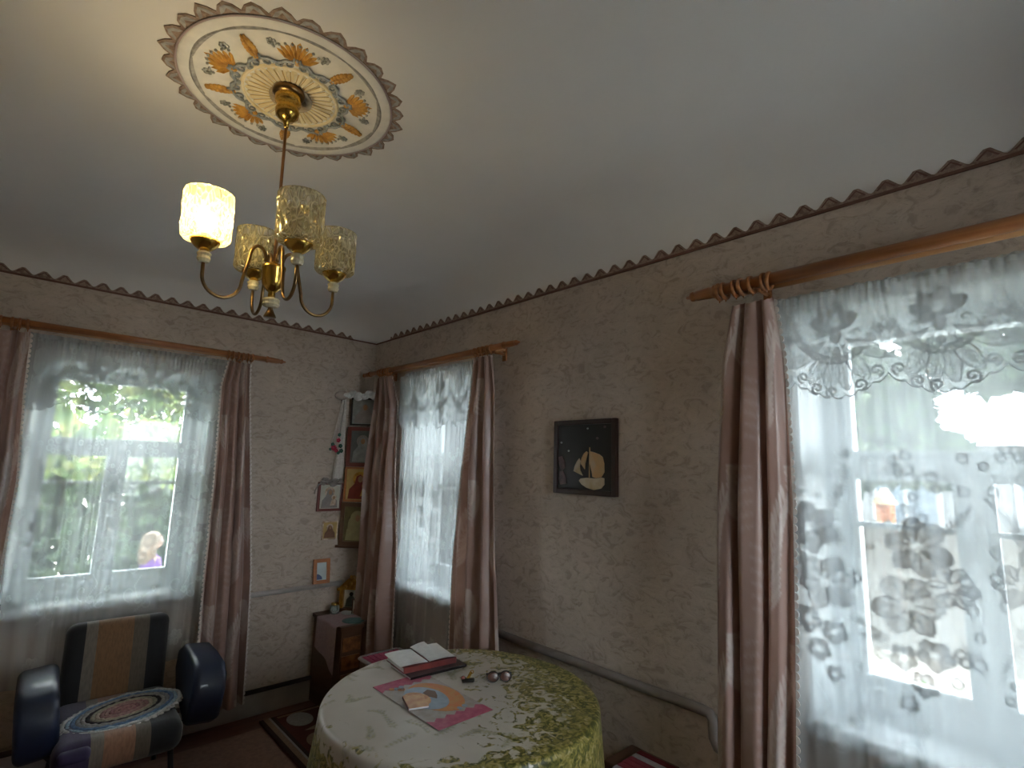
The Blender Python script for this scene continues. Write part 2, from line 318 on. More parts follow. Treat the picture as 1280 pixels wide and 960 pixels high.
# ------------------------------------------------------------------ lace painting (vertex attribute on dense cloth)
class Canvas:
    def __init__(s, w, h, res, base):
        s.w, s.h, s.res = w, h, res; s.nx, s.ny = int(round(w/res)), int(round(h/res))
        s.D = np.full((s.ny, s.nx), base, np.float32)
    def _win(s, x0, x1, y0, y1):
        i0 = int(math.floor(x0/s.res)); i1 = int(math.ceil(x1/s.res))+1; j0 = max(0, int(y0/s.res)); j1 = min(s.ny, int(y1/s.res)+2)
        if j1 <= j0 or i1 <= i0: return None
        I = np.arange(i0, i1); J = np.arange(j0, j1); X, Y = np.meshgrid((I+.5)*s.res, (J+.5)*s.res); return I % s.nx, J, X, Y
    def _put(s, I, J, a, val):
        ix = np.ix_(J, I); s.D[ix] = s.D[ix]*(1-a)+val*a
    def stroke(s, pts, wd, val):
        pts = [(float(a), float(b)) for a, b in pts]
        xs = [p[0] for p in pts]; ys = [p[1] for p in pts]; m = wd+s.res
        q = s._win(min(xs)-m, max(xs)+m, min(ys)-m, max(ys)+m)
        if q is None: return
        I, J, X, Y = q; d = np.full(X.shape, 9.)
        for (ax, ay), (bx, by) in zip(pts, pts[1:]):
            vx, vy = bx-ax, by-ay; L = vx*vx+vy*vy+1e-12; t = np.clip(((X-ax)*vx+(Y-ay)*vy)/L, 0, 1)
            d = np.minimum(d, np.hypot(X-ax-t*vx, Y-ay-t*vy))
        s._put(I, J, np.clip((wd/2-d)/s.res+.5, 0, 1), val)
    def petal(s, cx, cy, ang, L, wd, val, edge=None, base=.15):
        m = L+s.res; q = s._win(cx-m, cx+m, cy-m, cy+m)
        if q is None: return
        I, J, X, Y = q; c, n = math.cos(ang), math.sin(ang); a = ((X-cx)*c+(Y-cy)*n)/L; b = (-(X-cx)*n+(Y-cy)*c)
        aa = np.clip(a, 0, 1); hw = wd/2*np.sqrt(np.clip(np.sin(PI*aa**.75), 0, 1))*(base+(1-base)*np.clip(aa*1.6, 0, 1))
        d = np.where((a > 0) & (a < 1), np.abs(b)-hw, .01)
        k = np.clip(-d/s.res+.5, 0, 1); shade = val*(1-.18*(1-aa)) if edge is None else np.where(d > -max(.0035, s.res*1.1), edge, val*(.82+.18*aa))
        ix = np.ix_(J, I); s.D[ix] = s.D[ix]*(1-k)+shade*k
    def disc(s, cx, cy, r, val): s.stroke([(cx, cy), (cx+1e-4, cy)], 2*r, val)
    def arc(s, cx, cy, r, a0, a1, wd, val, ry=None, n=14):
        s.stroke([(cx+r*math.cos(a0+(a1-a0)*k/n), cy+(ry or r)*math.sin(a0+(a1-a0)*k/n)) for k in range(n+1)], wd, val)
    def spiral(s, cx, cy, r, a0, turns, wd, val, n=22):
        s.stroke([(cx+r*(1-.8*k/n)*math.cos(a0+turns*2*PI*k/n), cy+r*(1-.8*k/n)*math.sin(a0+turns*2*PI*k/n)) for k in range(n+1)], wd, val)
    def fern(s, x, y, ang, L, n, val, lw=.006, ll=.02, bend=0):
        n = min(n, int(L/.0135)+1); lw *= .75
        for k in range(n):
            t = (k+.5)/n; a = ang+bend*t; px, py = x+L*t*math.cos(a), y+L*t*math.sin(a); q = ll*(1-.6*t)
            s.petal(px, py, a+.8, q, lw, val); s.petal(px, py, a-.8, q, lw, val)
        s.stroke([(x, y), (x+L*math.cos(ang+bend*.5)*.5, y+L*math.sin(ang+bend*.5)*.5), (x+L*math.cos(ang+bend), y+L*math.sin(ang+bend))], .0035, val)
    def sample(s, U, V):
        fx = (U/s.res-.5); fy = np.clip(V/s.res-.5, 0, s.ny-1.001); i = np.floor(fx).astype(int); j = np.floor(fy).astype(int)
        a = fx-i; b = fy-j; i0 = i % s.nx; i1 = (i+1) % s.nx; j1 = np.minimum(j+1, s.ny-1); D = s.D
        return D[j, i0]*(1-a)*(1-b)+D[j, i1]*a*(1-b)+D[j1, i0]*(1-a)*b+D[j1, i1]*a*b
VP_ = .265                                               # lace repeat
def valance_tile(base=.38, dark=.95):
    c = Canvas(VP_, .38, .0026, base); x = VP_/2
    def m(f):                                            # mirrored about the unit's axis
        f(1); f(-1)
    # lower fans
    for k, (a, L, wd) in enumerate([(-.98, .135, .05), (-.55, .135, .055), (-.18, .13, .055), (.18, .13, .055), (.55, .135, .055), (.98, .135, .05)]):
        an = PI/2+a*1.0; ox, oy = x-.045*math.sin(a)*0+(-a)*.028, .215-.05*abs(a)
        c.petal(ox, oy, an, L, wd, .62, edge=dark)
        c.fern(ox+.02*math.cos(an), oy+.02*math.sin(an), an, L*.62, 6, .78, .006, .02)
    # curls along the bottom edge
    for a, yy, sg in ((-.105, .278, 1), (.105, .278, -1), (-.062, .318, 1), (.062, .318, -1), (-.018, .335, 1)):
        c.spiral(x+a, yy, .019, PI/2+.3*sg, sg*1.25, .0065, .95)
    # chain of little scallops
    for k in range(-6, 7):
        t = k/6; px = x+t*.118; py = .232-.085*t*t
        c.disc(px, py, .0125, .70); c.arc(px, py, .0125, -.1, PI+.1, .0042, .96, n=8)
    # smile scroll
    c.arc(x, .165, .066, .05, PI-.05, .0055, .85, ry=.06)
    m(lambda s: c.spiral(x+s*.058, .150, .013, 0 if s > 0 else PI, -s*.8, .005, .9))
    m(lambda s: c.spiral(x+s*.028, .195, .011, PI if s > 0 else 0, s*.7, .0045, .85))
    c.petal(x, .188, PI/2, .03, .03, .82, edge=.95)
    m(lambda s: c.fern(x+s*.075, .20, -PI/2+s*.45, .085, 8, .88, .0065, .022))
    m(lambda s: c.fern(x+s*.055, .075, -PI/2+s*1.0, .04, 4, .8, .006, .018))
    # flower
    for a, L, wd, v in ((-2.9, .072, .050, .82), (-2.2, .070, .046, .84), (-1.25, .072, .056, .80), (-.30, .075, .052, .84), (2.55, .058, .040, .78), (.35, .045, .022, .84)):
        c.petal(x-.004, .115, a, L, wd, v, edge=.93)
    c.petal(x, .108, PI/2, .072, .040, .80, edge=.9); c.disc(x, .108, .016, .50)
    for k in range(6): c.disc(x+.014*math.cos(k), .108+.012*math.sin(k*1.05), .005, .55)
    # vase between units
    for z, r in ((.045, .010), (.10, .012), (.135, .008), (.165, .014)): c.arc(0, z, r, 0, 2*PI, .004, .82, ry=r*1.5)
    c.spiral(.012, .03, .014, PI, 1.0, .0045, .85); c.spiral(-.012, .03, .014, 0, -1.0, .0045, .85)
    c.stroke([(-.010, .19), (-.016, .13), (-.006, .07)], .004, .8); c.stroke([(.010, .19), (.016, .13), (.006, .07)], .004, .8)
    for k in range(4): c.disc(0, .20+.02*k, .007-.001*k, .75)
    c.D[:6] = .6
    return c
def sheer_tile(base=.40):
    """two repeats wide, 2.1 tall, v measured downwards from the rod"""
    P = .56; c = Canvas(P, 2.12, .0032, base); R = random.Random(5)
    def hib(x, y, s=1., rot=0., v=.74):
        for k in range(6):
            a = rot+k*2*PI/6+R.uniform(-.15, .15); c.petal(x, y, a, .085*s, .068*s, v-.05*(k % 2), edge=.86, base=.3)
            c.stroke([(x+.02*s*math.cos(a), y+.02*s*math.sin(a)), (x+.06*s*math.cos(a+.1), y+.06*s*math.sin(a+.1))], .003, .86)
        c.disc(x, y, .014*s, .45); c.petal(x, y, rot+.4, .045*s, .012, .88)
    def small(x, y, r=.032, v=.72):
        for k in range(5): c.petal(x, y, k*2*PI/5+.3, r, r*.95, v, edge=.82, base=.4)
        c.disc(x, y, r*.25, .42)
    def ringl(x, y, r=.013):
        c.disc(x, y, r, .48); c.arc(x, y, r, 0, 2*PI, .0032, .85, ry=r*1.1, n=12)
    for bx, dy, fl in ((.14, 0, 1), (.42, .03, -1)):
        y = .78+dy
        hib(bx, y, 1.0, .3); hib(bx+fl*.035, y+.165, 1.05, .9, .7); hib(bx-fl*.07, y+.10, .72, 0, .66)
        small(bx-fl*.02, y+.285, .045); small(bx+fl*.055, y+.31, .038); small(bx+fl*.01, y+.37, .036); small(bx+fl*.05, y+.43, .026)
        c.fern(bx-fl*.06, y-.04, -PI/2-fl*.7, .10, 9, .78, .007, .024); c.fern(bx+fl*.06, y-.06, -PI/2+fl*.45, .12, 10, .78, .007, .026)
        c.fern(bx, y-.09, -PI/2-fl*.15, .11, 9, .72, .006, .022); c.fern(bx+fl*.09, y+.26, fl*.2+(0 if fl > 0 else PI), .07, 6, .75, .006, .02)
        c.fern(bx-fl*.08, y+.24, PI/2+fl*.5, .09, 7, .72, .006, .02)
        for k in range(13):
            ringl(bx+R.uniform(-.12, .12), y-.05-R.uniform(.03, .21), R.uniform(.009, .014))
        for k in range(9): ringl(bx-fl*R.uniform(.05, .12), y+.06+R.uniform(-.05, .35), R.uniform(.008, .013))
        for k in range(5): ringl(bx+fl*R.uniform(.07, .13), y+R.uniform(.0, .4), R.uniform(.008, .013))
        c.spiral(bx-fl*.09, y-.17, .016, 0, fl*.8, .0032, .7); c.spiral(bx+fl*.1, y-.24, .018, PI, -fl*.8, .0032, .7)
        # scrolls low down
        c.spiral(bx-.05, y+.56, .045, PI/2, .8, .004, .62); c.spiral(bx+.06, y+.62, .05, -PI/2, -.8, .004, .62)
        small(bx, y+.60, .022, .62); small(bx+.09, y+.55, .016, .62); c.fern(bx-.02, y+.66, -.6, .08, 6, .6, .005, .016)
        c.stroke([(bx, y+.47), (bx+.03*fl, y+.52), (bx-.01, y+.58)], .0035, .62)
        hib(bx-.02, y+.86, .55, .2, .6); small(bx+.06, y+.92, .03, .6); c.fern(bx, y+.98, PI/2, .1, 8, .6)
    return c
VT, STL = valance_tile(), sheer_tile()
def leaf_tile():
    P = .46; c = Canvas(P, .56, .005, 0.); 
    for (x, y, fl) in ((.16, .50, 1), (.40, .24, -1)):
        stem = []
        for k in range(15):
            t = k/14; stem.append((x+fl*(.13*t*t), y-.38*t))
        c.stroke(stem, .005, .8)
        for k in range(1, 15):
            px, py = stem[k]; L = .13*(1-.55*(k/14))
            for s in (-1, 1):
                c.petal(px, py, -PI/2+fl*.35+s*(.55+.1*k/14), L, .024, .75+.2*((k+s) % 2), base=.4)
        for k in range(6): c.fern(x-fl*.06, y-.02-.04*k, PI/2+fl*1.9, .06, 4, .4, .006, .02)
    return c
LT = leaf_tile()
M['sheer'] = cloth_mat('white_sheer_net', (.88, .92, .93), (.40, .43, .445), transl=.85)
M['lace'] = cloth_mat('white_lace', (.86, .90, .91), (.40, .43, .445), transl=.80)
def drape_mat():
    t = NT('rose_satin'); p = t.n('ShaderNodeBsdfPrincipled'); a = t.n('ShaderNodeAttribute', attribute_name='leaf')
    f = noise_tex(t, 7, 3)
    base = ramp(t, f, [(.35, (.30, .185, .155)), (.65, (.36, .24, .205))])
    mx = t.n('ShaderNodeMixRGB'); t.l(a.outputs['Fac'], mx.inputs[0]); t.l(base, mx.inputs[1]); mx.inputs[2].default_value = (.56, .48, .44, 1)
    t.l(mx.outputs[0], p.inputs['Base Color'])
    t.l(ramp(t, a.outputs['Fac'], [(0, .36), (1, .27)]), p.inputs['Roughness']); p.inputs['Specular IOR Level'].default_value = .55; p.inputs['Sheen Weight'].default_value = .25
    tl = t.n('ShaderNodeBsdfTranslucent'); tl.inputs['Color'].default_value = (.55, .30, .22, 1); m = t.n('ShaderNodeMixShader'); m.inputs[0].default_value = .13
    t.l(p.outputs[0], m.inputs[1]); t.l(tl.outputs[0], m.inputs[2]); t.l(m.outputs[0], t.out.inputs['Surface']); return t.m
M['drape'] = drape_mat()
# ------------------------------------------------------------------ curtain rods
ZR = {'L': 2.247, 'R': 2.25}
def rod_thing(side, ua, ub, z, rf, label, ring_us, fin=(True, True), dF=-.135, dB=-.075):
    uc = (ua+ub)/2; root = thing('curtain_rod', label, 'curtain rod', W(side, uc, 0, z), ROT[side], 'wooden double curtain rods')
    L = ub-ua; MX = lambda x, y, z_, ry: T(x, y, z_, ry=ry)
    b = MB(); b.lathe([(rf, -L/2), (rf, L/2)], 20, M=T(0, dF, 0, ry=PI/2)); b.build('pole', M['wood'], root)
    b = MB(); b.lathe([(rf*.62, -L/2+.06), (rf*.62, L/2-.06)], 16, M=T(0, dB, -.004, ry=PI/2)); b.build('back_pole', M['wood2'], root)
    for s in (-1, 1):
        x = s*(L/2-.13 if L < 1.9 else L/2-.10)
        b = MB(); b.tube([(x, 0, -.01), (x, dF, -.012)], .009, 10); b.box((x, -.006, -.01), (.03, .012, .08), .004); b.tube([(x, dF, .0), (x, dF, -.025)], .012, 10)
        b.build('bracket', M['wood'], root)
        if fin[0 if s < 0 else 1]:
            b = MB(); b.lathe([(rf*1.05, 0), (rf*1.25, .005), (rf*1.25, .012), (rf, .018), (rf*1.05, .03), (rf*.9, .085), (rf*.62, .09), (rf*.9, .096), (rf*.85, .106), (rf*.45, .112), (rf*.3, .125), (.0005, .13)], 20, M=T(s*L/2, dF, 0, ry=s*PI/2))
            b.build('finial', M['wood'], root)
    rg = None
    for u in ring_us:
        x = u-uc
        if rg is None:
            b = MB(); R_ = rf*1.28; b.tube([(0, R_*math.cos(2*PI*k/20), R_*math.sin(2*PI*k/20)) for k in range(20)], rf*.36, 8, closed=True)
            b.tube([(0, 0, -R_-rf*.2), (0, 0, -R_-.014)], .0025, 6)
            rg = b.build('curtain_ring', M['redwood' if False else 'wood'], root, (x, dF, -.006))
        else: copy_part(rg, root, (x, dF, -.006), (0, random.uniform(-.12, .12), random.uniform(-.15, .15)))
    return root
rod_thing('L', -2.20, -.86, 2.247, .0175, 'long honey wood curtain rod over the lace curtained window beside the armchair', [-1.085, -1.06, -1.03, -1.00, -.97, -.945, -2.02, -2.05, -2.08, -2.12], dF=-.135)
rod_thing('R', .20, 1.66, 2.243, .0165, 'short wooden curtain rod over the narrow bright window behind the table', [.33, .36, .40, .44, .47, 1.42, 1.455, 1.49, 1.53, 1.565])
rod_thing('R', 2.86, 4.16, 2.272, .0215, 'thick wooden curtain rod with turned end over the big window at the right', [2.865, 2.885, 2.925, 2.95, 2.985, 3.03, 3.045], fin=(True, True))

# ------------------------------------------------------------------ drapes
def drape(side, name_label, pts, dmid, nf, seed, trim_edge, group='pink satin drapes', amp=.028, zt=2.20, phase=0.):
    """pts: list of (z, u_left, u_right) from top down"""
    u00 = (pts[0][1]+pts[0][2])/2; zb = pts[-1][0]; root = thing('drape', name_label, 'curtain', W(side, u00, 0, 0), ROT[side], group)
    R, C = 230, 110; t = np.linspace(0, 1, R)[:, None]; s = np.linspace(0, 1, C)[None, :]; z = zt+(zb-zt)*t
    zs = [p[0] for p in pts][::-1]; ul = np.interp(z, zs, [p[1] for p in pts][::-1]); ur = np.interp(z, zs, [p[2] for p in pts][::-1])
    rs = np.random.RandomState(seed); ph = rs.uniform(0, 6, 6)
    sw = s+.035*np.sin(2*PI*(s*1.3+t*.35)+ph[0])*np.sin(PI*s)
    X = ul+(ur-ul)*sw
    th = 2*PI*nf*(s+.05*np.sin(2.3*t+ph[1])+.03*np.sin(2*PI*s+ph[2]+t*2.2))+phase
    a = amp*(.55+.55*np.sqrt(t))*(1+.35*np.sin(2*PI*s+ph[3]))
    a = a*(1+.25*np.sin(9*t+ph[4]+4*s))
    dep = dmid+a*np.sin(th)+.30*a*np.sin(2*th+ph[5]+2*t)
    X = X+.35*a*np.cos(th)*np.sin(PI*s)
    pleat = np.exp(-t*14); dep = dep*(1-pleat)+(dmid+.016*np.sign(np.sin(th))*np.abs(np.sin(th))**.5)*pleat
    Z = z+.008*np.sin(th)*(1-t)*pleat + 0*s
    wd = .62; attr = LT.sample(np.broadcast_to(s*wd+seed*.13, Z.shape), np.broadcast_to((zt-z)+seed*.11, Z.shape) % .56)
    o = grid_mesh('cloth', np.stack([X-u00, np.broadcast_to(dep, Z.shape), Z], -1), attr, 'leaf', M['drape'], root)
    # scalloped braid down one edge
    for e in trim_edge:
        c = 0 if e < 0 else C-1; b = MB(); n = int((zt-zb)/.026)
        for k in range(n):
            zc = zt-(k+.5)*(zt-zb)/n; f = (zt-zc)/(zt-zb)*(R-1); i = int(f)
            px = X[i, c]-u00; py = dep[min(i, dep.shape[0]-1), c]
            poly = [(px, 0)]+[(px+e*.012*math.sin(PI*q/6), .013*math.cos(PI*q/6)) for q in range(7)]
            v = [(x_, py, zc+y_) for x_, y_ in poly]; v2 = [(x_, py+.002, zc+y_) for x_, y_ in poly]; m_ = len(poly)
            b.add(v+v2, [tuple(range(m_)), tuple(range(2*m_-1, m_-1, -1))]+[(q, q+m_, (q+1) % m_+m_, (q+1) % m_) for q in range(m_)])
        q = b.build('scalloped_braid', M['lace_edge'], root)
    return root
drape('L', 'satin drape at the far left edge, left side of the armchair window', [(2.2, -2.22, -2.005), (1.9, -2.24, -1.995), (1.46, -2.26, -1.965), (1.0, -2.28, -1.97), (.12, -2.3, -1.99)], -.142, 3.5, 1, (1,))
drape('L', 'satin drape beside the icons, hanging behind the right arm of the armchair', [(2.2, -1.075, -.955), (2.05, -1.10, -.945), (1.46, -1.08, -.885), (.9, -1.075, -.83), (.14, -1.055, -.80)], -.142, 3.5, 2, (-1, 1))
drape('R', 'satin drape nearest the icon corner, left of the narrow window', [(2.2, .335, .50), (2.0, .31, .605), (1.5, .255, .62), (1.1, .25, .68), (.7, .24, .70), (.14, .24, .73)], -.142, 3.5, 3, (1,))
drape('R', 'satin drape on the picture side of the narrow window', [(2.2, 1.41, 1.575), (2.0, 1.395, 1.605), (1.5, 1.335, 1.625), (1.1, 1.30, 1.655), (.7, 1.30, 1.70), (.14, 1.31, 1.74)], -.142, 3.5, 4, (-1,), phase=1)
drape('R', 'large satin drape in front of the big window at the right', [(2.2, 2.91, 3.055), (2.0, 2.865, 3.075), (1.5, 2.83, 3.085), (1.1, 2.825, 3.075), (.7, 2.815, 3.06), (.14, 2.81, 3.06)], -.145, 3.0, 5, (1,), amp=.032, phase=2.2)

# ------------------------------------------------------------------ sheers and valances
def sheer(side, label, ua, ub, zb, seed, slant=0., dm=-.068, n=5, extra=None, gather=1.25, base_add=0.):
    uc = (ua+ub)/2; root_loc = W(side, uc, 0, 0); zt = 2.215; st = .0048
    C = int((ub-ua)/st); R = int((zt-zb)/st); t = np.linspace(0, 1, R)[:, None]; s = np.linspace(0, 1, C)[None, :]; rs = np.random.RandomState(seed); ph = rs.uniform(0, 6, 8)
    z = zt+(zb-zt)*t
    th = 2*PI*n*(s+.04*np.sin(2*PI*s*1.7+ph[0])); a = .006*(.6+t)*(1+.6*np.sin(2*PI*s*2.1+ph[1]))
    top = np.exp(-t*22)
    dep = dm+a*np.sin(th)+.004*np.sin(3.1*th+ph[2]+t)+top*.006*np.sin(2*PI*s*34+2*np.sin(s*20))
    X = (ua-uc)+(ub-ua)*s+slant*t*(1-s)**3+.3*a*np.cos(th)
    flat = (ub-ua)*s*gather*np.ones_like(t)
    D = STL.sample(flat+seed*.19, (2.215-z)*np.ones_like(s))
    # overlapping folds: denser vertical bands
    for (c, wd, v) in (extra or []): D = D+v*np.exp(-(((s-c)+.012*np.sin(4*t+c*9))/wd)**4)*(.9+.1*np.sin(7*t))
    D = np.clip(D+base_add+top*.35*(.5+.5*np.sin(2*PI*s*30+3*np.sin(s*31))), 0, .97)
    o = grid_mesh('sheer_curtain', np.stack([X, np.broadcast_to(dep, X.shape), z*np.ones_like(s)], -1), D, 'weave', M['sheer'])
    o.location = root_loc; o.rotation_euler = (0, 0, ROT[side]); return tag(o, label, 'curtain', 'white flowered sheer curtains')
def valance(side, label, ua, ub, off, seed, ztop=2.19, Hs=1., dm=-.096, extra=None, gather=1.0, puck=1., thick=0.):
    uc = (ua+ub)/2; st = .003; C = int((ub-ua)/st); R = int(.38/st); t = np.linspace(0, 1, R)[:, None]; s = np.linspace(0, 1, C)[None, :]; rs = np.random.RandomState(seed); ph = rs.uniform(0, 6, 8)
    U = (ub-ua)*s*gather+off; q = (U/VP_) % 1-.5
    H = (.292+.058*np.cos(PI*q)+.010*np.abs(np.sin(7*PI*(q+.5))))*Hs
    V = t*H*np.ones_like(s)
    th = 2*PI*3*(s+.05*np.sin(6*s+ph[0])); top = np.exp(-t*9)
    dep = dm+.006*np.sin(th)*(.4+t)*puck+.006*top*np.sin(2*PI*s*42+3*np.sin(s*17))+.0025*np.sin(3*th+ph[1])
    X = (ua-uc)+(ub-ua)*s+.002*np.cos(th)*t+0*V
    D = VT.sample(U*np.ones_like(t), V/Hs)
    edge = np.clip((V-(H-.007))/.003, 0, 1); D = D*(1-edge)+.9*edge
    for (c, wd, v) in (extra or []): D = D+v*np.exp(-((s-c)/wd)**4)
    D = np.clip(D+thick+.25*np.exp(-t*10)*(.5+.5*np.sin(2*PI*s*42+3*np.sin(s*17))), 0, .97)
    o = grid_mesh('lace_valance', np.stack([X, np.broadcast_to(dep, X.shape), ztop-V], -1), D, 'weave', M['lace'])
    o.location = W(side, uc, 0, 0); o.rotation_euler = (0, 0, ROT[side]); return tag(o, label, 'valance', 'scalloped lace valances')
sheer('L', 'sheer net curtain with flower bands hanging behind the striped armchair', -2.02, -1.03, .45, 1, slant=.10, n=6, base_add=-.07, extra=[(.10, .035, .22), (.20, .028, .18), (.30, .012, .14), (.82, .02, .10)])
valance('L', 'lace valance over the window beside the armchair, bunched at its left', -1.975, -1.04, VP_*.42, 1, Hs=1.06, thick=-.02, extra=[(.07, .05, .25), (.25, .035, .2)])
sheer('R', 'sheer net curtain glowing in the narrow window behind the table', .56, 1.37, .25, 2, n=7, base_add=-.06, extra=[(.06, .04, .2), (.17, .05, .16), (.36, .02, .14), (.52, .012, .16), (.86, .03, .16)], gather=1.25)
valance('R', 'short lace valance on the narrow window between two drapes', .55, 1.38, 0, 2, gather=1.35, Hs=1.04, extra=[(.25, .06, .25), (.62, .03, .2)])
sheer('R', 'sheer net curtain with big hibiscus pattern over the large right window', 2.98, 4.05, .25, 3, n=6, base_add=.10, extra=[(.06, .045, .10), (.46, .05, .08)], gather=1.0)
valance('R', 'wide lace valance with two flower motifs on the large right window', 3.00, 4.05, -.227-.0+VP_*.5, 3, ztop=2.20, extra=[(.42, .02, .06)])
# ------------------------------------------------------------------ ceiling medallion
def palm_leaf(b, cx, cy, rot, L, n, fan, wd, h=.005, z=-.0, mi=0):
    for k in range(n):
        a = rot+(k/(n-1)-.5)*fan; l = L*(1-.22*abs(k/(n-1)-.5)*2)
        pts = [(cx, cy), (cx+l*.35*math.cos(a-.18), cy+l*.35*math.sin(a-.18)), (cx+l*.85*math.cos(a-.10), cy+l*.85*math.sin(a-.10)), (cx+l*math.cos(a), cy+l*math.sin(a)), (cx+l*.85*math.cos(a+.10), cy+l*.85*math.sin(a+.10)), (cx+l*.35*math.cos(a+.18), cy+l*.35*math.sin(a+.18))]
        m = [(cx+l*.6*math.cos(a), cy+l*.6*math.sin(a), z-h)]
        v = [(p[0], p[1], z) for p in pts]+m; b.add(v, [(i, (i+1) % 6, 6) for i in range(6)], mi)
M['medal'] = mat('medallion_paint', (.74, .72, .68), .6, col2=(.66, .65, .62), scale=30, bump=.1)
M['medalgrey'] = mat('medallion_grey', (.40, .385, .37), .6, col2=(.24, .23, .225), scale=60)
M['ochre'] = mat('ochre_paint', (.66, .36, .07), .5, col2=(.42, .20, .04), scale=50, bump=.3)
M['cream'] = mat('cream_relief', (.74, .66, .48), .6, col2=(.66, .55, .33), scale=30)
M['bluegrey'] = mat('blue_grey_relief', (.42, .45, .46), .45, .2, col2=(.20, .22, .24), scale=45, bump=.3)
MC = (-1.506, -2.187, 2.6985)
med = thing('ceiling_medallion', 'round white ceiling medallion painted with ochre palmettes, toothed paper edge', 'medallion', MC)
b = MB(); b.lathe([(.301, .002), (.301, -.004), (.292, -.007), (.262, -.007), (.258, -.004), (.14, -.004), (.13, -.006), (0.0005, -.006)], 96, caps=False); b.build('disc', M['medal'], med)
b = MB(); nt = 30                                            # toothed paper ring
for k in range(nt):
    a0, a1 = 2*PI*k/nt, 2*PI*(k+1)/nt; am = (a0+a1)/2; P_ = lambda r, a, z: (r*math.cos(a), r*math.sin(a), z); Ro = .340+.004*math.sin(k*2.3)
    q = [(.298, a0), (.312, a0), (.328, (a0*.6+am*.4)), (Ro, am), (.328, (a1*.6+am*.4)), (.312, a1), (.298, a1), (.298, am)]
    v = [P_(r, a, .0) for r, a in q]+[P_(r, a, -.0035) for r, a in q]; m_ = 8
    b.add(v, [tuple(range(m_)), tuple(range(2*m_-1, m_-1, -1))]+[(i, i+m_, (i+1) % m_+m_, (i+1) % m_) for i in range(m_)], 0)
    e = [(.304, a0*.8+am*.2), (.324, am-.05), (Ro-.008, am), (.324, am+.05), (.304, a1*.8+am*.2), (.309, am+.04), (Ro-.017, am), (.309, am-.04)]
    b.add([P_(r, a, -.005) for r, a in e], [(0, 1, 7), (1, 2, 6, 7), (2, 3, 5, 6), (3, 4, 5)], 1)
b.build('toothed_edge', [M['border'], M['medalgrey']], med)
b = MB()                                                     # dark wavy leaf ring
N_ = 120
v = []; f = []
for k in range(N_):
    a = 2*PI*k/N_; wv = .0045+.0045*abs(math.sin(a*5+.6)); 
    for r, z in ((.2640-wv, -.0045), (.2640, -.0095), (.2640+wv*.7, -.0065)): v.append((r*math.cos(a), r*math.sin(a), z))
for k in range(N_):
    for j in range(2): a = k*3+j; c = ((k+1) % N_)*3+j; f.append((a, c, c+1, a+1))
b.add(v, f, 0); b.build('leaf_ring', M['medalgrey'], med)
b = MB(); b.lathe([(.297, -.007), (.300, -.0095), (.303, -.007)], 96, caps=False); b.build('rim_bead', mat('mauve_line', (.42, .33, .34), .6), med)
A0 = math.radians(-105)                                      # first palmette
pp = None; fp = None; sp = None; kp = None
for k in range(5):
    a = A0+k*2*PI/5; 
    if pp is None:
        b = MB(); palm_leaf(b, -.040, 0, 0, .084, 9, 2.0, .01, .010); b.ball((-.034, 0, -.003), (.010, .010, .006), 10, 6); pp = b.build('palmette', M['ochre'], med)
        b = MB()
        for q in range(9): aa = (q/8-.5)*2.0; b.ball((-.038+.070*math.cos(aa), .074*math.sin(aa), -.002), (.0045, .0045, .004), 8, 4)
        pt = b.build('palmette_tips', M['silver'], pp)
        b = MB()
        for q in range(7):
            x = -.036+.011*q; hw = .013*math.sin(PI*(q+1)/8.)+.002
            for s in (-1, 1): b.ball((x, s*hw*.5, -.003), (.009, hw*.62, .006), 8, 5)
        fp = b.build('feather', M['ochre'], med)
        o1, o2 = pp, fp
    else:
        o1 = copy_part(pp, med); copy_part(pt, o1); o2 = copy_part(fp, med)
    o1.location = (.198*math.cos(a), .198*math.sin(a), -.004); o1.rotation_euler = (0, 0, a)
    a2 = a+PI/5; o2.location = (.204*math.cos(a2), .204*math.sin(a2), -.004); o2.rotation_euler = (0, 0, a2+.1)
    for s in (-1, 1):
        a3 = a+s*PI/10+ (PI/5 if 0 else 0)
        if sp is None:
            b = MB()
            for q in range(6): b.ball((.009*math.cos(q*PI/3), .009*math.sin(q*PI/3), -.002), (.0065, .0045, .003), 8, 5, M=None)
            b.ball((0, 0, -.003), .004, 8, 5); sp = b.build('silver_floret', M['silver'], med); o3 = sp
        else: o3 = copy_part(sp, med)
        o3.location = (.222*math.cos(a3), .222*math.sin(a3), -.004); o3.rotation_euler = (0, 0, a3)
def spir(cx, cy, r, a0, turns, n=18): return [(cx+r*(1-.75*k/n)*math.cos(a0+turns*2*PI*k/n), cy+r*(1-.75*k/n)*math.sin(a0+turns*2*PI*k/n), -.006) for k in range(n+1)]
b = MB()
for s in (-1, 1):
    b.tube(spir(.150, s*.020, .016, s*PI*.5, -s*1.1)[::1], [.0045-.0025*k/18 for k in range(19)], 6); b.tube(spir(.138, s*.040, .011, -s*PI*.2, s*1.0), [.0035-.002*k/18 for k in range(19)], 6)
    b.tube([(.165, 0, -.006), (.166, s*.012, -.006), (.156, s*.034, -.006), (.136, s*.050, -.006)], [.004, .0045, .0045, .003], 6)
for s in (-1, 0, 1): b.ball((.172, s*.008, -.005), (.010, .004, .004), 8, 5)
kp = b.build('scroll', M['bluegrey'], med)
for k in range(10):
    o = kp if k == 0 else copy_part(kp, med)
    o.rotation_euler = (0, 0, A0+k*PI/5); o.location = (0, 0, -.003)
b = MB(); NF = 34                                            # fluted centre
